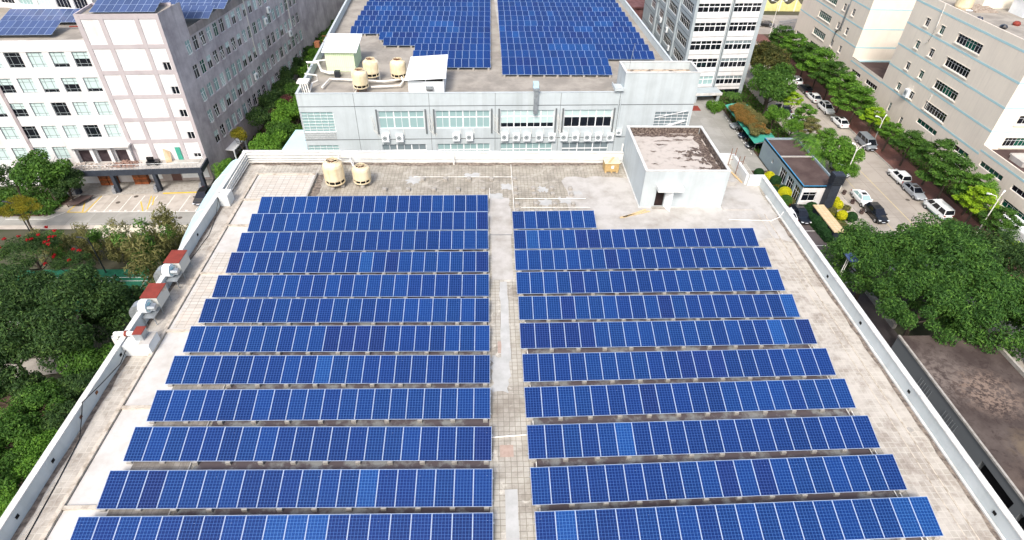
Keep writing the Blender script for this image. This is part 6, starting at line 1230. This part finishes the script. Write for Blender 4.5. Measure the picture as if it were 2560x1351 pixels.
car('sedan', 69.3, 117.0, 0, 'car_white', 'white car behind the one facing the camera, upper kerbside group')
car('sedan', 69.4, 121.6, 0, 'car_black', 'dark car in the tree shade on the upper street')
car('sedan', 69.4, 126.6, 0, 'car_white', 'white sedan next to the upper street lamp'); car('sedan', 69.4, 132.0, 0, 'car_silver', 'pale car farthest up the kerb under the trees')
car('sedan', 60.4, 106.0, S_, 'car_white', 'white car under the small layered trees, near side of the street'); car('sedan', 60.5, 111.3, 0, 'car_navy', 'dark blue car at the near kerb up the street')
car('sedan', 60.3, 86.6, S_, 'car_white', 'white car half hidden behind the slatted sign tower'); car('van', 69.8, 96.0, S_, 'car_grey', 'grey minivan parked beside the small green tree')
car('sedan', 45.6, 73.1, 0, 'car_white', 'white car half hidden by the right parapet'); car('sedan', 47.65, 72.9, S_, 'car_black', 'black car beside the white one below the parapet')
car('sedan', 77.9, 167.2, 1.3, 'car_black', 'black car on the cross street at the top edge'); car('sedan', -42.9, 78.2, S_, 'car_black', 'dark car parked at the right end of the bays, behind the blue canopy')
car('sedan', 49.3, 103.3, pi / 2, 'car_silver', 'silver car under the green carport, farthest visible'); car('sedan', 49.5, 99.2, pi / 2, 'car_navy', 'dark car in the middle of the green carport'); car('sedan', 49.5, 95.4, pi / 2, 'car_black', 'black car at the near end of the green carport')
# ---------------------------------------------------------------- carport
cp = thing('carport', 'green curved sheet carport beside the drive, mostly overgrown by orange bushes', 'carport', (49.4, 101, G))
def arch(y0, y1): b = MB(); pts = [(47.2 + .65 * k, 2.15 + .55 * sin(pi * (k + .6) / 8.5)) for k in range(8)]; [b.face([(a, y0, G + c), (d, y0, G + e), (d, y1, G + e), (a, y1, G + c)], 0, True) for (a, c), (d, e) in zip(pts, pts[1:])]; return b
for y0 in (92.6, 95.9, 99.2, 102.5, 105.8): part('roof_sheet', arch(y0, y0 + 3.1), M['teal'], cp)
for y0 in (92.7, 95.8, 99.1, 102.4, 105.7, 108.8):
    b = MB(); b.tube([(47.5, y0, G), (47.5, y0, G + 2.2), (49.6, y0, G + 2.6), (51.4, y0, G + 2.3)], .05, 6); part('post', b, M['steel'], cp)
# ---------------------------------------------------------------- lamps
def lamp(x, y, h, label, dirs, m='pipe', group='white street lamps'):
    t = thing('street_lamp', label, 'street lamp', (x, y, G), 0, group)
    b = MB(); b.tube([(0, 0, 0), (0, 0, h)], [.09, .06], 8); part('pole', b, M[m], t, True)
    for dx, dy, L in dirs:
        b = MB(); b.tube([(0, 0, h - 1.0), (dx * L * .4, dy * L * .4, h - .2), (dx * L, dy * L, h + .05)], .045, 6); part('arm', b, M[m], t, True)
        b = MB(); b.tube([(dx * (L - .1), dy * (L - .1), h + .06), (dx * (L + .55), dy * (L + .55), h + .1)], [.08, .13], 8); part('lamp_head', b, M['white_sheet'] if m == 'pipe' else M[m], t, True)
lamp(57.7, 107.0, 8.0, 'white twin arm street lamp on the near kerb, by the layered trees', ((.9, .3, 1.6), (-.5, .6, 1.0))); lamp(57.7, 80.8, 8.0, 'white twin arm street lamp on the near kerb, next to the sign tower', ((.9, .2, 1.8), (-.5, .5, .8)))
lamp(70.9, 95.8, 5.8, 'white street lamp on the brick pavement beside the grey minivan', ((-.9, .2, 1.1), (.6, .6, .8))); lamp(70.9, 66.8, 7.8, 'white twin arm street lamp at the right edge', ((-.9, .1, 1.6), (.7, .6, 1.0)))
lamp(62.5, 150, 9, 'white street lamp at the far end of the street, by the grey tower', ((1, 0, 1.5), (-1, 0, 1.5))); lamp(75.5, 158, 9, 'white street lamp by the crossing at the top edge', ((1, 0, 1.5), (-1, 0, 1.5)))
g = 'dark lamp posts around the green court'
for x, y, h, dx, lab in ((-49.0, 60.6, 5.6, -1, 'dark lamp post rising from the bamboo row, left of two'), (-41.6, 61.0, 5.6, -1, 'dark lamp post rising from the bamboo row, right of two'), (-44.4, 55.6, 3.6, .3, 'dark floodlight post standing on the green court'), (-63.0, 69.0, 5.4, -1, 'dark lamp post behind the golden tree')): lamp(x, y, h, lab, ((dx, 0, .7),), 'dark_metal', g)
sl_ = thing('solar_lamp', 'twin rail lamp post with a small dark solar panel beside the right parapet', 'solar lamp', (42.7, 53.2, G))
for dx in (-.12, .12): b = MB(); b.tube([(dx, 0, 0), (dx, 0, 7.6)], .05, 6); part('rail', b, M['pipe'], sl_, True)
b = MB(); b.prism([(-.3, -.9), (.8, -.9), (.8, .8), (-.3, .8)], 7.7, 7.78); o = part('solar_panel', b, M['pvg'], sl_, True)
b = MB(); b.tube([(.1, 0, 7.6), (.7, -.2, 7.0)], .05, 6); b.lathe((.8, -.3, 6.7), [(.2, 0), (.25, .15), (0, .3)], 10); part('lamp_head', b, M['lamp_glass'], sl_, True)
# ---------------------------------------------------------------- odd things on the ground
for i, (x, y) in enumerate(((57.75, 79.5), (57.85, 76.8), (57.85, 73.9))):
    b = MB(); b.lathe((x, y, G + .05), [(.3, 0), (.32, .25), (.2, .3), (0, .3)], 8); r = random.Random(i)
    for _ in range(120): leaf_cloud(b, r, (x, y, G + .55), (.35, .35, .3), 1, .2, .2)
    tag(part('planter_tub', b, M['brown_roof']), 'small dark plant tub on the near pavement, ' + ('beside the tail of the white sedan', 'beside the bonnet of the white sedan', 'beside the black car')[i], 'planter', 'plant tubs on the pavement')
wc = thing('white_cabin', 'white flat roofed cabin cut by the left edge above the dark trees', 'cabin', (-56.4, 52.2, G))
b = MB(); b.box(-60, 51.2, G, -54.1, 53.2, -15.6); part('wall', b, M['white_wall'], wc); b = MB(); b.box(-60, 51.3, -15.6, -55.2, 52.9, -15.3); part('roof', b, M['steel'], wc)
fe = thing('yellow_fence', 'pale yellow scalloped boundary wall at the top right beyond the street', 'wall', (85, 182, G))
for i in range(6):
    x0 = 74 + i * 4.6; b = MB(); n = 10; pts = [(x0 + 4.2 * k / n, G + 3.4 - 1.5 * sin(pi * k / n)) for k in range(n + 1)]
    for (a, c), (d, e) in zip(pts, pts[1:]):
        for y in (182.0, 182.3): b.face([(a, y, G), (d, y, G), (d, y, e), (a, y, c)])
        b.face([(a, 182, c), (d, 182, e), (d, 182.3, e), (a, 182.3, c)])
    part('panel', b, mat('pale_yellow_wall', 'e3dd9b', 'd6cf88', 1, .8) if 'pale_yellow_wall' not in bpy.data.materials else bpy.data.materials['pale_yellow_wall'], fe)
    b = MB(); b.box(x0 + 4.2, 181.9, G, x0 + 4.6, 182.4, G + 3.7); part('pillar', b, M['cream'], fe)
for i in range(4): tree('far_tree', 'rounded tree behind the pale yellow boundary wall, %s from the left' % ('first', 'second', 'third', 'last')[i], 77 + 5.2 * i, 186, -14.6, 2.8, 'round', 'mid' if i % 2 else 'olive', i, group='trees behind the yellow wall')
b = MB()
for x0, y0, x1, y1 in ((82, 168, 92, 172), (84, 160, 78.5, 166)):
    for zz in (.4, .8, 1.1): b.tube([(x0, y0, G + zz), (x1, y1, G + zz)], .05, 6)
    for k in range(6): f = k / 5; b.tube([(x0 + (x1 - x0) * f, y0 + (y1 - y0) * f, G), (x0 + (x1 - x0) * f, y0 + (y1 - y0) * f, G + 1.15)], .04, 6)
tag(part('guard_rail', b, M['steel']), 'grey road railing by the cross street at the top right', 'railing')
b = MB(); b.box(33, 163, G, 43.5, 172, -14.5); b.box(32.6, 162.6, -14.5, 44, 172.4, -14.1, 0); tag(part('red_shed', b, mat('dark_red_sheet', '5d3a3a', '7e5e5c', 1, .8)), 'dark red shed behind the grey tower at the top edge', 'shed')
b = MB(); b.box(-120, 196, G, 190, 205, -8); tag(part('distant_block', b, M['cream']), 'long cream block closing the view beyond the top edge', 'building')
